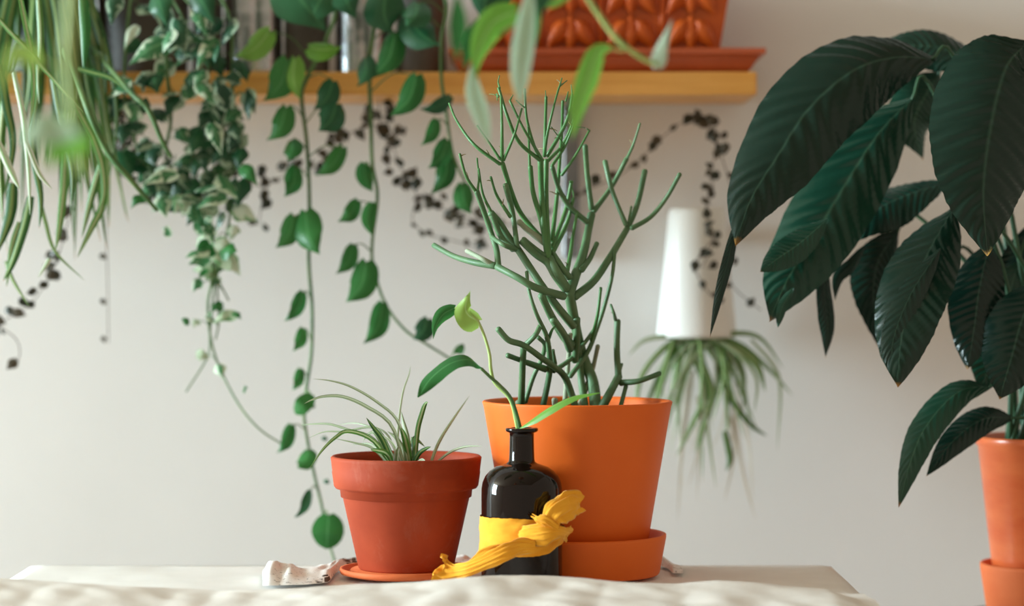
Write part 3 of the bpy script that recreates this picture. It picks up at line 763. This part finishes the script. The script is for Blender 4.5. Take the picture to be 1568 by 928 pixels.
def vine(parent, pts, r0, r1, mat, Yd=3.15, top=None, name='vine', jit=.012):
    W = [P(x, y, Yd+jit*math.sin(y*.02+x*.01)) for x, y in pts]
    if top is not None: W = [top+Vector((0, -.01, -.012)), top+Vector((0, -.03, .012))] + W
    tube(name, W, [r0, r1], mat, parent, seg=7, sub=6)
    return catmull(W, 8)
def near(W, p): return min(W, key=lambda q: (q-p).length)
def petiole(lf, a, b, r, mat):
    m_ = (a+b)/2+Vector((0, -.004, (a-b).length*.18))
    tube('petiole', [a, m_, b], [r, r*.8], mat, lf, seg=6, sub=4)
VA = vine(potA, [(505, 0), (500, 60), (470, 120), (462, 150), (470, 220), (474, 310), (473, 400), (478, 470), (477, 540), (470, 590), (466, 640), (480, 720), (492, 770), (500, 815), (513, 862)], .0030, .0016, M['vine'], top=topA)
VB = vine(potB, [(575, 0), (566, 100), (568, 180), (570, 250), (578, 300), (570, 370), (572, 410), (590, 465), (620, 505), (650, 525), (690, 550)], .0030, .0014, M['vine'], top=topB)
VC = vine(potC, [(682, 0), (676, 60), (676, 120), (683, 170), (692, 230), (705, 265), (712, 275)], .0030, .0014, M['vine'], top=topC)
Lf = {'A': (potA, VA, [
 (413, 48, 358, 86, 18, 'pothos_light', 0), (474, 73, 523, 71, 17, 'pothos_light', 0), (440, 92, 403, 155, 21, 'pothos', .2), (452, 90, 460, 152, 16, 'pothos_light', -.3),
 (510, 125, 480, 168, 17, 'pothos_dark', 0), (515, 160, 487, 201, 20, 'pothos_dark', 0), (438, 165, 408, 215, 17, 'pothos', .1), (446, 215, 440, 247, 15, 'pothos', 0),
 (525, 226, 481, 268, 13, 'pothos', .4), (452, 256, 435, 302, 14, 'pothos', .3), (450, 331, 421, 380, 15, 'pothos', .2), (468, 324, 490, 390, 22, 'pothos', 0),
 (464, 448, 435, 492, 11, 'pothos', .4), (464, 503, 448, 538, 9, 'pothos', .3), (460, 565, 447, 598, 8, 'pothos', .3), (446, 651, 423, 694, 10, 'pothos', .4),
 (472, 690, 455, 717, 15, 'pothos', 0), (475, 752, 451, 793, 8, 'pothos_dark', .4)]),
 'B': (potB, VB, [(558, 250, 572, 294, 13, 'pothos', 0), (560, 88, 547, 132, 15, 'pothos_dark', 0), (605, 50, 565, 120, 19, 'pothos', .1), (590, -8, 600, 52, 31, 'pothos_dark', 0),
 (638, 116, 596, 178, 18, 'pothos', .1), (548, 308, 517, 340, 12, 'pothos', .2), (569, 311, 571, 362, 11, 'pothos', .1), (541, 375, 514, 420, 12, 'pothos', .3), (561, 402, 529, 463, 21, 'pothos', 0),
 (586, 464, 556, 527, 15, 'pothos', .4), (655, 489, 632, 520, 15, 'pothos_dark', 0), (707, 527, 695, 541, 7, 'pothos', 0)]),
 'C': (potC, VC, [(625, 25, 674, 70, 25, 'pothos_dark', 0), (690, 148, 643, 167, 11, 'pothos_dark', .2), (668, 183, 644, 223, 10, 'pothos', .3), (685, 215, 655, 258, 14, 'pothos', .2),
 (686, 238, 659, 298, 15, 'pothos', .1), (708, 282, 722, 328, 15, 'pothos', 0), (640, 5, 620, 40, 22, 'pothos_dark', .1)])}
for key, (pr, VV, ls) in Lf.items():
    for (bx_, by_, tx, ty, hw, m, rl) in ls:
        Y0 = 3.135+R(-.015, .01); Y1 = Y0-R(.0, .03)
        a = P(bx_, by_, Y0); b = P(tx, ty, Y1)
        mid = a.lerp(b, .45)+Vector((0, -.006, 0))+Vector((-(b-a).z, 0, (b-a).x))*(.14 if tx < bx_ else -.10)
        mid2 = a.lerp(b, .75)+Vector((0, -.005, 0))+Vector((-(b-a).z, 0, (b-a).x))*(.10 if tx < bx_ else -.07)
        lf = leaf('leaf', [a, mid, mid2, b], sz(hw, 3.13)*1.06, M[m], pr, 'heart', roll=rl*R(.8, 1.2), fold=.28, face=(R(-.3, .3), -1, R(.1, .5)), wave=.0012)
        tgt = near(VV, a+Vector((0, .01, -.012)))
        petiole(lf, tgt, a, .0009, M['vine'])
# the two round leaves near the vine tip, big dark green leaves at the rim
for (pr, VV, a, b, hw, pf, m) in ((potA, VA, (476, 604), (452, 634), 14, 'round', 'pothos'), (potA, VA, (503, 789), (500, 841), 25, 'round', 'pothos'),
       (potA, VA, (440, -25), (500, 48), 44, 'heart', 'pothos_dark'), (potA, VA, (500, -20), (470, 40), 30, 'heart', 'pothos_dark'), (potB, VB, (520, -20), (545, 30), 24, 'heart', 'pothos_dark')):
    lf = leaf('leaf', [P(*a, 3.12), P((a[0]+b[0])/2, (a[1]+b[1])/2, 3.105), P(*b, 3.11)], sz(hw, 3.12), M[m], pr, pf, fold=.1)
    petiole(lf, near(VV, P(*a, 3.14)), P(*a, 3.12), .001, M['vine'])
for (x, y) in ((497, 670), (500, 736), (478, 620)):
    leaf('leaf', [P(x-4, y, 3.13), P(x, y+1, 3.125), P(x+5, y+3, 3.13)], sz(4, 3.13), M['pothos_dark'], potA, 'round')

# variegated vines
VD = [([(250, 0), (255, 100), (262, 180), (255, 240), (290, 300), (316, 360), (325, 420), (318, 470), (328, 540), (360, 610), (395, 655), (438, 684)], .0026, .0010),
      ([(340, 0), (355, 130), (355, 170), (362, 240), (345, 290), (352, 330), (340, 385), (332, 420), (335, 490), (330, 520)], .0026, .0010),
      ([(310, 30), (318, 150), (320, 220), (300, 270), (315, 320), (322, 400), (350, 460)], .0024, .0010),
      ([(200, 0), (190, 130), (205, 210), (228, 260), (270, 300), (310, 340), (330, 390), (322, 500), (318, 545), (285, 600)], .0024, .0009),
      ([(270, 10), (300, 80), (330, 160), (345, 230), (310, 280), (280, 330)], .0022, .0012)]
cnt = 0
for pts, r0, r1 in VD:
    W = vine(potD, pts, r0, r1, M['vine'], Yd=3.14, top=topD, jit=.02)
    L = 0
    for i in range(16, len(W)-1):
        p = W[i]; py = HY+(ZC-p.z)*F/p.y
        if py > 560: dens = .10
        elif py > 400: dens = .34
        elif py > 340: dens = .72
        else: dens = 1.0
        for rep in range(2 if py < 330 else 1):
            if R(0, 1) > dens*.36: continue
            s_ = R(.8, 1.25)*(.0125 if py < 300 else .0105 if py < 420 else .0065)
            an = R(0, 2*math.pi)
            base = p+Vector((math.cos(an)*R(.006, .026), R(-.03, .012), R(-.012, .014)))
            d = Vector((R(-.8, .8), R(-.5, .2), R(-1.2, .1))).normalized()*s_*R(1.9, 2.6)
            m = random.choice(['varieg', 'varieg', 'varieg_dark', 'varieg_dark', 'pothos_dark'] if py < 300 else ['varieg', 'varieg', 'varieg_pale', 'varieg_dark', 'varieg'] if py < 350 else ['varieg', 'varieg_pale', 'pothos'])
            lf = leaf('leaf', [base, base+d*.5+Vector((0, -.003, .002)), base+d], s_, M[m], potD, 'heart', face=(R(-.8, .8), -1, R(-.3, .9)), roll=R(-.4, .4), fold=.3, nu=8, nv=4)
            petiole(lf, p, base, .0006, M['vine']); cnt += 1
# named large leaves of the variegated plant
for (a, b, hw, m) in (((258, 62), (196, 100), 20, 'varieg'), ((210, 40), (190, 78), 9, 'varieg_pale'), ((186, 118), (210, 158), 11, 'varieg'), ((305, 125), (330, 165), 14, 'varieg'), ((326, 190), (340, 240), 14, 'varieg'),
        ((270, 265), (215, 285), 12, 'varieg'), ((345, 300), (300, 320), 12, 'varieg'), ((370, 255), (395, 285), 12, 'pothos'), ((220, 300), (200, 320), 10, 'pothos'), ((262, 360), (248, 350), 8, 'varieg'), ((358, 405), (318, 395), 13, 'varieg_pale'),
        ((285, 498), (283, 486), 6, 'pothos'), ((362, 480), (325, 496), 10, 'varieg_pale'), ((358, 478), (370, 490), 7, 'pothos'), ((372, 600), (380, 594), 4, 'pothos'), ((300, 10), (318, 60), 13, 'varieg'), ((270, 30), (285, 90), 14, 'varieg_dark'),
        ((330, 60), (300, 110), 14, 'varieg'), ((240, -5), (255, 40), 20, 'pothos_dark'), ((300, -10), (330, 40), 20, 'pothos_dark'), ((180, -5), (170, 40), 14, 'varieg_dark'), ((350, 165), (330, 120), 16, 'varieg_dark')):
    A_ = P(*a, 3.10); B_ = P(*b, 3.09)
    leaf('leaf', [A_, A_.lerp(B_, .5)+Vector((0, -.006, .003)), B_], sz(hw, 3.1), M[m], potD, 'heart', face=(R(-.3, .3), -1, .4), fold=.25)

# hanging spider plant at the left end
def spider_blades(parent, crown, n, mats, lenr, hwr, spread, ydir=(-.16, .02), drop=(.15, .3), up=.03, prof='blade', xb=0, nu=18):
    for i in range(n):
        an = R(-1, 1); sx = an*spread+xb; dy = R(*ydir); L = R(*lenr)
        c0 = crown+Vector((R(-.012, .012), R(-.015, .015), R(-.004, .004)))
        p1 = c0+Vector((sx*.35, dy*.45, up*R(.3, 1.3)))
        p2 = c0+Vector((sx*.8, dy*.85, -L*.28))
        p3 = c0+Vector((sx*1.0, dy*1.0, -L*.65))
        p4 = c0+Vector((sx*1.08+R(-.02, .02), dy*1.0, -L))
        leaf('leaf', [c0, p1, p2, p3, p4], R(*hwr), M[random.choice(mats)], parent, prof, face=(sx*2, -1, .35), roll=R(-.6, .6), roll2=R(-.9, .9), fold=.4, nu=nu, nv=4)
crE = Vector((topE.x-.005, topE.y-.02, topE.z-.01))
spider_blades(potE, crE, 46, ['spider_dark', 'spider_dark', 'spider', 'spider_dark', 'spider_dark'], (.20, .355), (.0045, .0072), .115, ydir=(-.2, -.06))
spider_blades(potE, crE, 22, ['spider_dark', 'spider_dark', 'spider'], (.12, .24), (.005, .0075), .10, ydir=(-.18, -.07))
XB = [([(30, -10), (48, 80), (52, 140), (45, 200)], 5, 'spider', 2.9), ([(58, -10), (62, 60), (58, 110), (60, 160)], 5.5, 'spider', 2.92), ([(-10, 20), (40, 75), (90, 130), (130, 175)], 4, 'spider', 2.9), ([(125, -10), (130, 50), (128, 105)], 9, 'pothos', 2.98),
      ([(118, 105), (145, 112), (170, 120), (192, 138)], 5, 'spider_dark', 3.0), ([(20, 110), (35, 180), (43, 260), (46, 330)], 5, 'spider_white', 2.92), ([(40, 215), (60, 265), (80, 290)], 4, 'spider_white', 2.9), ([(-5, 215), (15, 260), (30, 290)], 6, 'spider_white', 2.9),
      ([(100, 200), (98, 280), (92, 340), (85, 385)], 6.5, 'spider', 2.98), ([(158, 240), (140, 300), (125, 365)], 6, 'spider', 3.0), ([(155, 255), (158, 310), (140, 350), (118, 395)], 6, 'spider', 3.0), ([(45, 300), (35, 345), (18, 400), (5, 430)], 9, 'spider_dark', 2.98),
      ([(20, 280), (15, 330), (-5, 390)], 9, 'spider_dark', 2.98), ([(30, 340), (18, 380), (10, 440)], 5, 'spider', 2.98), ([(60, 300), (70, 340), (85, 385), (130, 430)], 3, 'spider', 3.0), ([(8, 400), (20, 430), (45, 470)], 3, 'spider', 3.0), ([(75, 395), (70, 405), (58, 425)], 4, 'spider_white', 3.0),
      ([(0, 100), (10, 160), (20, 220), (8, 300)], 7, 'spider_dark', 2.95), ([(80, 120), (95, 200), (110, 260), (108, 330)], 6, 'spider_dark', 2.97), ([(110, 150), (150, 230), (160, 290), (150, 330)], 6, 'spider', 2.98), ([(5, 150), (-2, 240), (4, 330)], 8, 'spider', 2.96), ([(60, 130), (50, 220), (62, 300), (60, 350)], 6, 'spider_dark', 2.96)]
for path, hw, m, Y in XB:
    leaf('leaf', [P(x, y, Y-.004*i) for i, (x, y) in enumerate(path)], sz(hw, Y), M[m], potE, 'blade', roll=R(-.4, .4), fold=.4, nu=20, nv=4)
tube('runner', [crE, P(120, 130, 3.02), P(160, 225, 3.0), P(200, 275, 3.0), P(240, 322, 3.02)], [.003, .0042, .0036, .0022], M['vine'], potE, seg=8)
tube('runner', [crE, P(190, 130, 3.05), P(225, 165, 3.02), P(248, 215, 3.02), P(262, 240, 3.03)], [.0026, .0032, .0022], M['vine'], potE, seg=8)

# ------------------------------------------------------------------ string-of-hearts vines
def rosary(name, label, strands, cat='vine'):
    root = thing(name, label, cat, P(*strands[0][0][0], 3.34))
    for pts, n, size, Y, spreadpx in strands:
        W = [P(x, y, Y) for x, y in pts]
        tube('strand', W, [.0007, .0006], M['rosary_stem'], root, seg=5, sub=5)
        c = catmull(W, 12)
        for i in range(n):
            p = c[min(int((i+R(.1, .9))/n*len(c)), len(c)-1)]
            p = p+Vector((R(-1, 1)*sz(spreadpx, Y), R(-.025, .0), R(-1, 1)*sz(spreadpx, Y)))
            d = Vector((R(-1, 1), R(-.3, .1), R(-1, .6))).normalized()*sz(size, Y)*R(.9, 1.5)
            leaf('leaf', [p-d*.5, p+Vector((0, -.0015, 0)), p+d*.5], d.length*.42, M['rosary'], root, 'heart', face=(R(-.6, .6), -1, R(-.4, .8)), fold=.25, nu=5, nv=4)
    return root
rosary('string_of_hearts', 'dark small-leaved trailing vine strung along the wall under the shelf middle', [
  ([(575, 100), (580, 150), (582, 190), (600, 220), (615, 260), (640, 300)], 40, 15, 3.30, 22),
  ([(640, 300), (680, 322), (720, 335), (760, 345)], 20, 13, 3.31, 16),
  ([(582, 190), (545, 200), (515, 215), (492, 250), (450, 265), (410, 285), (395, 345)], 24, 14, 3.30, 15),
  ([(410, 285), (360, 282), (300, 290), (255, 290)], 26, 14, 3.29, 20),
  ([(640, 300), (632, 340), (660, 360), (700, 370), (740, 380)], 8, 10, 3.32, 8),
  ([(760, 345), (810, 340), (870, 305), (900, 290)], 7, 11, 3.33, 5),
  ([(700, 345), (735, 350), (735, 385)], 6, 12, 3.32, 6)])
rosary('string_of_hearts', 'dark beaded vine arching above the upside-down white planter', [
  ([(900, 290), (945, 270), (980, 244), (1010, 214), (1040, 190), (1062, 178)], 9, 15, 3.28, 6),
  ([(1062, 178), (1080, 180), (1092, 205), (1098, 230), (1085, 262)], 18, 13, 3.26, 11),
  ([(1085, 262), (1092, 285), (1088, 300), (1080, 325), (1085, 345), (1090, 375), (1075, 410)], 11, 12, 3.235, 11),
  ([(1098, 360), (1065, 405), (1085, 448), (1105, 460)], 6, 13, 3.235, 5),
  ([(1092, 200), (1120, 290), (1128, 360), (1118, 430), (1165, 475)], 7, 12, 3.25, 6)])
rosary('string_of_hearts', 'dark beaded vine dangling below the left spider plant', [
  ([(110, 200), (118, 270), (100, 355), (88, 395), (75, 425), (45, 468), (5, 492), (-15, 515)], 26, 15, 3.2, 7),
  ([(0, 500), (25, 520), (30, 545), (15, 562)], 2, 15, 3.2, 3)])
rosary('string_of_hearts', 'fine dark vine thread with few leaves between spider plant and variegated vine', [
  ([(172, 180), (163, 280), (163, 360), (165, 440), (166, 525)], 6, 10, 3.31, 3)])
rosary('string_of_hearts', 'bushy dark vine tuft under the shelf beside the left spider plant', [
  ([(190, 130), (185, 170), (190, 200), (200, 235), (235, 295)], 44, 15, 3.27, 17)])

# ------------------------------------------------------------------ white upside-down planter
HYP = 3.30; hx = sz(1067-784, HYP); kh = HYP/F
hp = thing('hanging_planter', 'white upside-down wall planter with a spider plant hanging from it', 'planter', (hx, HYP, zpx(517, HYP)))
lathe('pot', [(0, zpx(516, HYP)), (20*kh, zpx(515, HYP)), (48*kh, zpx(513, HYP)), (58*kh, zpx(516.5, HYP)), (61*kh, zpx(515, HYP)), (61*kh, zpx(508, HYP)), (52*kh, zpx(420, HYP)), (43*kh, zpx(326, HYP)), (41*kh, zpx(321, HYP)), (37*kh, zpx(319, HYP)), (0, zpx(318.5, HYP))], hx, HYP, M['ceramic'], hp, seg=64)
box('wall_mount', hx-.012, hx+.012, HYP+.030, WY-.0005, zpx(370, HYP), zpx(345, HYP), M['ceramic'], hp)
cr = Vector((hx+.006, HYP-.005, zpx(512, HYP)))
for i in range(34):
    sx = R(-1, 1.05)*.075; dy = R(-.07, .03); L = R(.05, .15)*(1.15-abs(sx)*5)
    c0 = cr+Vector((R(-.028, .028), R(-.02, .02), 0))
    leaf('leaf', [c0, c0+Vector((sx*.5, dy*.5, -.012-R(0, .008))), c0+Vector((sx*.95, dy*.9, -.03-L*.3)), c0+Vector((sx*1.1+R(-.02, .02), dy, -.03-L))], R(.0022, .0042), M[random.choice(['spider', 'spider_dark', 'spider', 'spider', 'spider_pale', 'spider_white', 'spider_pale'])], hp, 'blade', roll=R(-.7, .7), fold=.4, nu=14, nv=4)
for path, hw, m in (([(1085, 520), (1130, 535), (1160, 560), (1172, 600)], 7, 'spider'), ([(1100, 560), (1120, 610), (1150, 650), (1175, 668)], 5, 'spider_dark'), ([(1060, 540), (1080, 600), (1060, 650), (1035, 700)], 5, 'spider'), ([(1070, 540), (1090, 600), (1075, 660), (1065, 695)], 5, 'spider'),
      ([(1150, 520), (1185, 560), (1195, 600), (1190, 690)], 3, 'spider_pale'), ([(1055, 520), (1020, 515), (985, 522), (962, 545)], 4, 'spider_pale'), ([(1090, 520), (1125, 510), (1165, 518), (1200, 565)], 4, 'spider'), ([(1110, 660), (1118, 700), (1112, 722)], 5, 'spider_dark'), ([(1105, 540), (1112, 600), (1115, 660)], 4, 'spider'), ([(1070, 520), (1035, 545), (1010, 590)], 5, 'spider')):
    leaf('leaf', [P(x, y, HYP-.03) for x, y in path], sz(hw, HYP), M[m], hp, 'blade', fold=.4, nu=16, nv=4)
for i in range(14):
    x0_ = R(1055, 1125); y0_ = R(560, 640); x1_ = x0_+R(-35, 35); y1_ = R(680, 800)
    leaf('dry_leaf', [P(x0_, y0_, HYP-.01), P((x0_+x1_)/2+R(-12, 12), (y0_+y1_)/2, HYP-.015), P(x1_, y1_, HYP-.01)], sz(R(1.6, 3.2), HYP), M['root'], hp, 'blade', fold=.3, nu=10, nv=2, roll=R(-.5, .5))

# ------------------------------------------------------------------ peace lily
LY = 2.98; lx = sz(1602-784, LY); kl = LY/F
zc0 = zpx(1075, LY)
st = thing('plant_stool', 'dark round stool holding the peace lily pots', 'stool', (lx, LY, 0))
lathe('seat', [(0, zpx(962, LY)), (118*kl, zpx(962, LY)), (122*kl, zpx(958, LY)), (122*kl, zpx(942, LY)), (119*kl, zpx(938, LY)), (0, zpx(938, LY))], lx, LY, M['stool'], st, seg=48)
for a in range(4):
    dx, dy = math.cos(a*math.pi/2+.78), math.sin(a*math.pi/2+.78)
    tube('leg', [Vector((lx+dx*.06, LY+dy*.06, zpx(961, LY))), Vector((lx+dx*.10, LY+dy*.10, .002))], [.011, .009], M['stool'], st, sub=2)
zst = zpx(938, LY)+.0006
cp = tag(lathe('cachepot', [(0, zst), (88*kl, zst), (90*kl, zst+.002), (100*kl, zpx(868, LY)), (100*kl, zpx(863, LY)), (97.5*kl, zpx(861.5, LY)), (94*kl, zpx(863, LY)), (85*kl, zst+.008), (0, zst+.007)], lx, LY, M['terra_saucer'], seg=72), 'pale orange terracotta cachepot under the peace lily pot', 'saucer')
ly = thing('peace_lily', 'large dark glossy peace lily in a glazed terracotta pot at the right edge', 'potted plant', (lx, LY, zst+.0075))
zl = zst+.0078
lathe('pot', [(0, zl), (74*kl, zl), (76*kl, zl+.002), (82*kl, zpx(868, LY)), (103*kl, zpx(684, LY)), (106.5*kl, zpx(680, LY)), (107.5*kl, zpx(671, LY)), (106*kl, zpx(667.5, LY)), (101*kl, zpx(668, LY)), (98*kl, zpx(680, LY)), (94*kl, zpx(720, LY))], lx, LY, M['terra_right'], ly, seg=72)
lathe('soil', [(0, zpx(676, LY)), (98*kl, zpx(679, LY)), (96*kl, zpx(690, LY)), (0, zpx(690, LY))], lx, LY, M['soil'], ly, seg=40, wob=.004)
root0 = Vector((lx-.02, LY, zpx(679, LY)))
LL = [ # midrib px, half width px, (Y base, Y tip), mat, roll, face, stalk, extra
 ([(1432, 90), (1370, 88), (1307, 108), (1240, 165), (1190, 240), (1150, 305), (1126, 375)], 72, (2.92, 2.80), 'lily', .25, (-.35, -1, .55), 1, {}),
 ([(1128, 335), (1118, 385), (1104, 440), (1087, 517)], 9, (2.82, 2.80), 'lily', .4, (-.35, -1, .3), 0, {}),
 ([(1400, 148), (1345, 205), (1290, 290), (1245, 365), (1205, 430), (1178, 492)], 62, (2.96, 2.86), 'lily_light', -.15, (.15, -1, .35), 1, {}),
 ([(1530, 120), (1455, 78), (1390, 70), (1312, 80)], 34, (3.0, 3.02), 'lily', -.1, (-.1, -1, .45), 1, {}),
 ([(1440, 110), (1415, 150), (1400, 190), (1412, 245)], 42, (3.04, 3.03), 'lily_light', .2, (.2, -1, .3), 1, {}),
 ([(1572, 66), (1540, 105), (1518, 190), (1506, 290), (1512, 392)], 90, (2.84, 2.76), 'lily', .05, (.1, -1, .35), 1, {'nrip': 24}),
 ([(1450, 280), (1385, 300), (1330, 330), (1270, 388)], 40, (2.98, 2.95), 'lily', .1, (-.2, -.8, .8), 1, {}),
 ([(1378, 350), (1345, 400), (1338, 460), (1352, 545)], 34, (3.0, 2.99), 'lily', .3, (.1, -1, .2), 1, {}),
 ([(1266, 385), (1262, 430), (1266, 480), (1268, 512), (1264, 548)], 14, (2.94, 2.94), 'lily', .2, (.1, -1, .2), 0, {}),
 ([(1325, 375), (1305, 405), (1285, 425), (1278, 462)], 11, (2.97, 2.96), 'lily', .3, (.1, -1, .2), 0, {}),
 ([(1462, 315), (1425, 380), (1395, 450), (1380, 520), (1374, 592)], 56, (2.88, 2.80), 'lily', -.1, (-.2, -1, .45), 1, {}),
 ([(1425, 480), (1422, 500), (1424, 512)], 5, (2.9, 2.9), 'lily_light', 0, (0, -1, .2), 0, {}),
 ([(1515, 372), (1500, 440), (1492, 500), (1482, 565)], 44, (2.90, 2.87), 'lily', .1, (-.1, -1, .3), 1, {}),
 ([(1560, 400), (1540, 470), (1520, 545), (1500, 600)], 46, (2.95, 2.93), 'lily_light', .2, (-.1, -1, .3), 1, {}),
 ([(1590, 430), (1565, 490), (1548, 550), (1530, 612)], 52, (2.88, 2.84), 'lily', -.1, (0, -1, .35), 1, {}),
 ([(1600, 330), (1572, 400), (1560, 450), (1565, 520)], 40, (2.98, 2.96), 'lily', .0, (0, -1, .35), 1, {}),
 ([(1268, 335), (1225, 372), (1192, 395), (1164, 416)], 24, (2.87, 2.85), 'lily_light', -.1, (.1, -1, .3), 0, {}),
 ([(1440, 380), (1395, 450), (1368, 520), (1366, 578)], 22, (2.845, 2.81), 'lily', .1, (-.2, -1, .45), 0, {}),
 ([(1215, 440), (1198, 470), (1191, 502)], 8, (2.87, 2.86), 'lily_light', .1, (0, -1, .3), 0, {}),
 ([(1520, 591), (1468, 600), (1420, 650), (1395, 705), (1376, 777)], 26, (2.90, 2.84), 'lily_light', .1, (-.45, -1, .5), 1, {}),
 ([(1552, 640), (1505, 642), (1460, 675), (1418, 730)], 24, (2.93, 2.89), 'lily', .2, (-.4, -1, .5), 1, {}),
 ([(1460, 400), (1440, 420), (1415, 440)], 18, (3.0, 2.98), 'lily_light', 0, (0, -1, .3), 1, {}),
]
for path, hw, (Y0, Y1), m, rl, fc, stalk, ex in LL:
    n = len(path); mid = [P(x, y, Y0+(Y1-Y0)*i/(n-1)) for i, (x, y) in enumerate(path)]
    small = hw < 20
    kw = dict(nrip=19, ripple=.0 if small else .0007*hw/60+.0002, wave=.0045 if hw > 30 else .001, fold=.22)
    kw.update(ex)
    lf = leaf('leaf', mid, sz(hw, (Y0+Y1)/2), M[m], ly, 'lance', face=fc, roll=rl, nu=22 if small else 110, nv=6 if small else 16, **kw)
    if stalk:
        a = root0+Vector((R(-.03, .04), R(-.03, .03), 0)); b = mid[0]; d = (mid[1]-mid[0]).normalized()
        tube('stalk', [a, a.lerp(b, .5)+Vector((.03, .01, .04)), b-d*.02+Vector((.004, 0, .002)), b+d*.004], [.0034, .003, .0022, .0016], M['lily_stalk'], lf, seg=7)

# ------------------------------------------------------------------ foreground vines hanging from above
fg = thing('overhead_pothos', 'pale green out-of-focus pothos sprays hanging from above near the ornate planter', 'hanging plant', P(860, -60, 2.25))
FYv = 2.25
tube('vine', [P(700, -60, 2.3), P(800, -40, 2.28), P(880, -30, FYv), P(905, 5, FYv), P(945, 60, FYv), P(985, 90, FYv), P(1008, 100, FYv)], [.0028, .0026, .0024, .0016], M['vine_pale'], fg)
tube('vine', [P(830, -40, FYv), P(805, 25, FYv), P(780, 42, FYv), P(755, 52, FYv)], [.0024, .0018], M['vine_pale'], fg)
tube('vine', [P(945, 60, FYv), P(955, 78, FYv), P(935, 74, FYv)], [.0013, .0011], M['vine_pale'], fg)
for path, hw, m, pf, rl, Y in (
   ([(1006, 102), (1012, 75), (1030, 28)], 13, 'pothos_back', 'heart', .3, FYv),
   ([(938, 72), (915, 80), (900, 120), (885, 165), (876, 215)], 18, 'pothos_light', 'slim', .2, FYv),
   ([(815, -30), (805, 40), (797, 110), (797, 165)], 18, 'pothos_back', 'slim', .1, 2.2),
   ([(830, -20), (815, 40), (806, 100)], 14, 'pothos', 'slim', .3, 2.21),
   ([(790, 18), (755, 35), (732, 80), (728, 125)], 24, 'pothos_light', 'heart', .2, FYv),
   ([(760, 30), (725, 60), (708, 112)], 18, 'pothos', 'heart', .3, 2.27),
   ([(722, 100), (726, 140), (738, 180), (750, 222)], 15, 'pothos_back', 'slim', .1, 2.24),
   ([(770, -40), (745, -5), (740, 35)], 34, 'pothos_dark', 'heart', 0, 2.4), ([(840, -40), (832, -5), (826, 30)], 18, 'pothos_dark', 'heart', .2, 2.1),
   ([(700, -10), (702, 40), (698, 95)], 14, 'pothos', 'slim', .2, 2.1), ([(890, -20), (850, 4), (815, 8)], 7, 'pothos_light', 'slim', .2, FYv)):
    leaf('leaf', [P(x, y, Y-.004*i) for i, (x, y) in enumerate(path)], sz(hw, Y), M[m], fg, pf, roll=rl, fold=.2, nu=18)
NY = 1.80
nv_ = thing('overhead_vine', 'very blurred pale vine with lime leaf hanging nearest at the left', 'hanging plant', P(105, -60, NY))
tube('vine', [P(112, -60, NY), P(108, 20, NY), P(104, 100, NY), P(110, 180, NY), P(122, 260, NY)], [.0048, .0046, .0042, .003], M['vine_pale'], nv_, seg=10)
leaf('leaf', [P(126, 205, NY), P(98, 188, NY-.02), P(64, 196, NY-.03), P(28, 214, NY-.03)], sz(36, NY), M['pothos_back'], nv_, 'lance', face=(0, -.75, .6), fold=.15)
leaf('leaf', [P(112, 190, NY), P(95, 215, NY-.02), P(72, 262, NY-.02)], sz(40, NY), M['pothos_light'], nv_, 'heart', face=(.1, -1, .2), fold=.2)
leaf('leaf', [P(108, 215, NY), P(125, 240, NY), P(128, 275, NY)], sz(10, NY), M['pothos_lime'], nv_, 'slim')
leaf('leaf', [P(60, 95, NY), P(28, 78, NY), P(10, 105, NY), P(-10, 160, NY)], sz(16, NY), M['pothos_lime'], nv_, 'heart', fold=.2)
tube('petiole', [P(105, 110, NY), P(85, 102, NY), P(60, 95, NY)], [.0014, .0012], M['vine_pale'], nv_, seg=6)
# the hanging pots these two sprays grow from, above the frame, on cords from the ceiling
def hanging_pot(parent, x, y, z, r, ends):
    h = r*1.5
    lathe('pot', [(0, z), (r*.72, z), (r*.75, z+.003), (r, z+h-.012), (r*1.05, z+h-.010), (r*1.05, z+h), (r*.96, z+h), (r*.9, z+h-.03)], x, y, M['terra_saucer'], parent, seg=40)
    lathe('soil', [(0, z+h-.012), (r*.96, z+h-.014), (r*.9, z+h-.026), (0, z+h-.026)], x, y, M['soil'], parent, seg=24)
    for k_ in range(3):
        a = k_*2*math.pi/3+.4
        tube('cord', [Vector((x+math.cos(a)*r*1.04, y+math.sin(a)*r*1.04, z+h-.004)), Vector((x, y, z+h+.28))], [.0015, .0015], M['thread'], parent, seg=6, sub=2)
    tube('cord', [Vector((x, y, z+h+.278)), Vector((x, y, 2.9995))], [.0018, .0018], M['thread'], parent, seg=6, sub=2)
    for e in ends:
        d = Vector((e.x-x, e.y-y, 0)); d = d.normalized() if d.length > .01 else Vector((.7, -.7, 0))
        tube('vine', [Vector((x, y, z+h-.015)), Vector((x, y, z+h+.025))+d*r*.8, Vector((x, y, z+h-.01))+d*r*1.25, e+Vector((0, 0, .02)), e], [.0026, .0026], M['vine_pale'], parent, seg=7)
hanging_pot(fg, P(770, 0, 2.34).x, 2.36, 1.40, .07, [P(700, -60, 2.3), P(830, -40, FYv), P(770, -40, 2.4), P(815, -30, 2.2), P(700, -10, 2.1), P(840, -40, 2.1)])
hanging_pot(nv_, P(80, 0, NY).x, NY+.03, 1.40, .06, [P(112, -60, NY)])
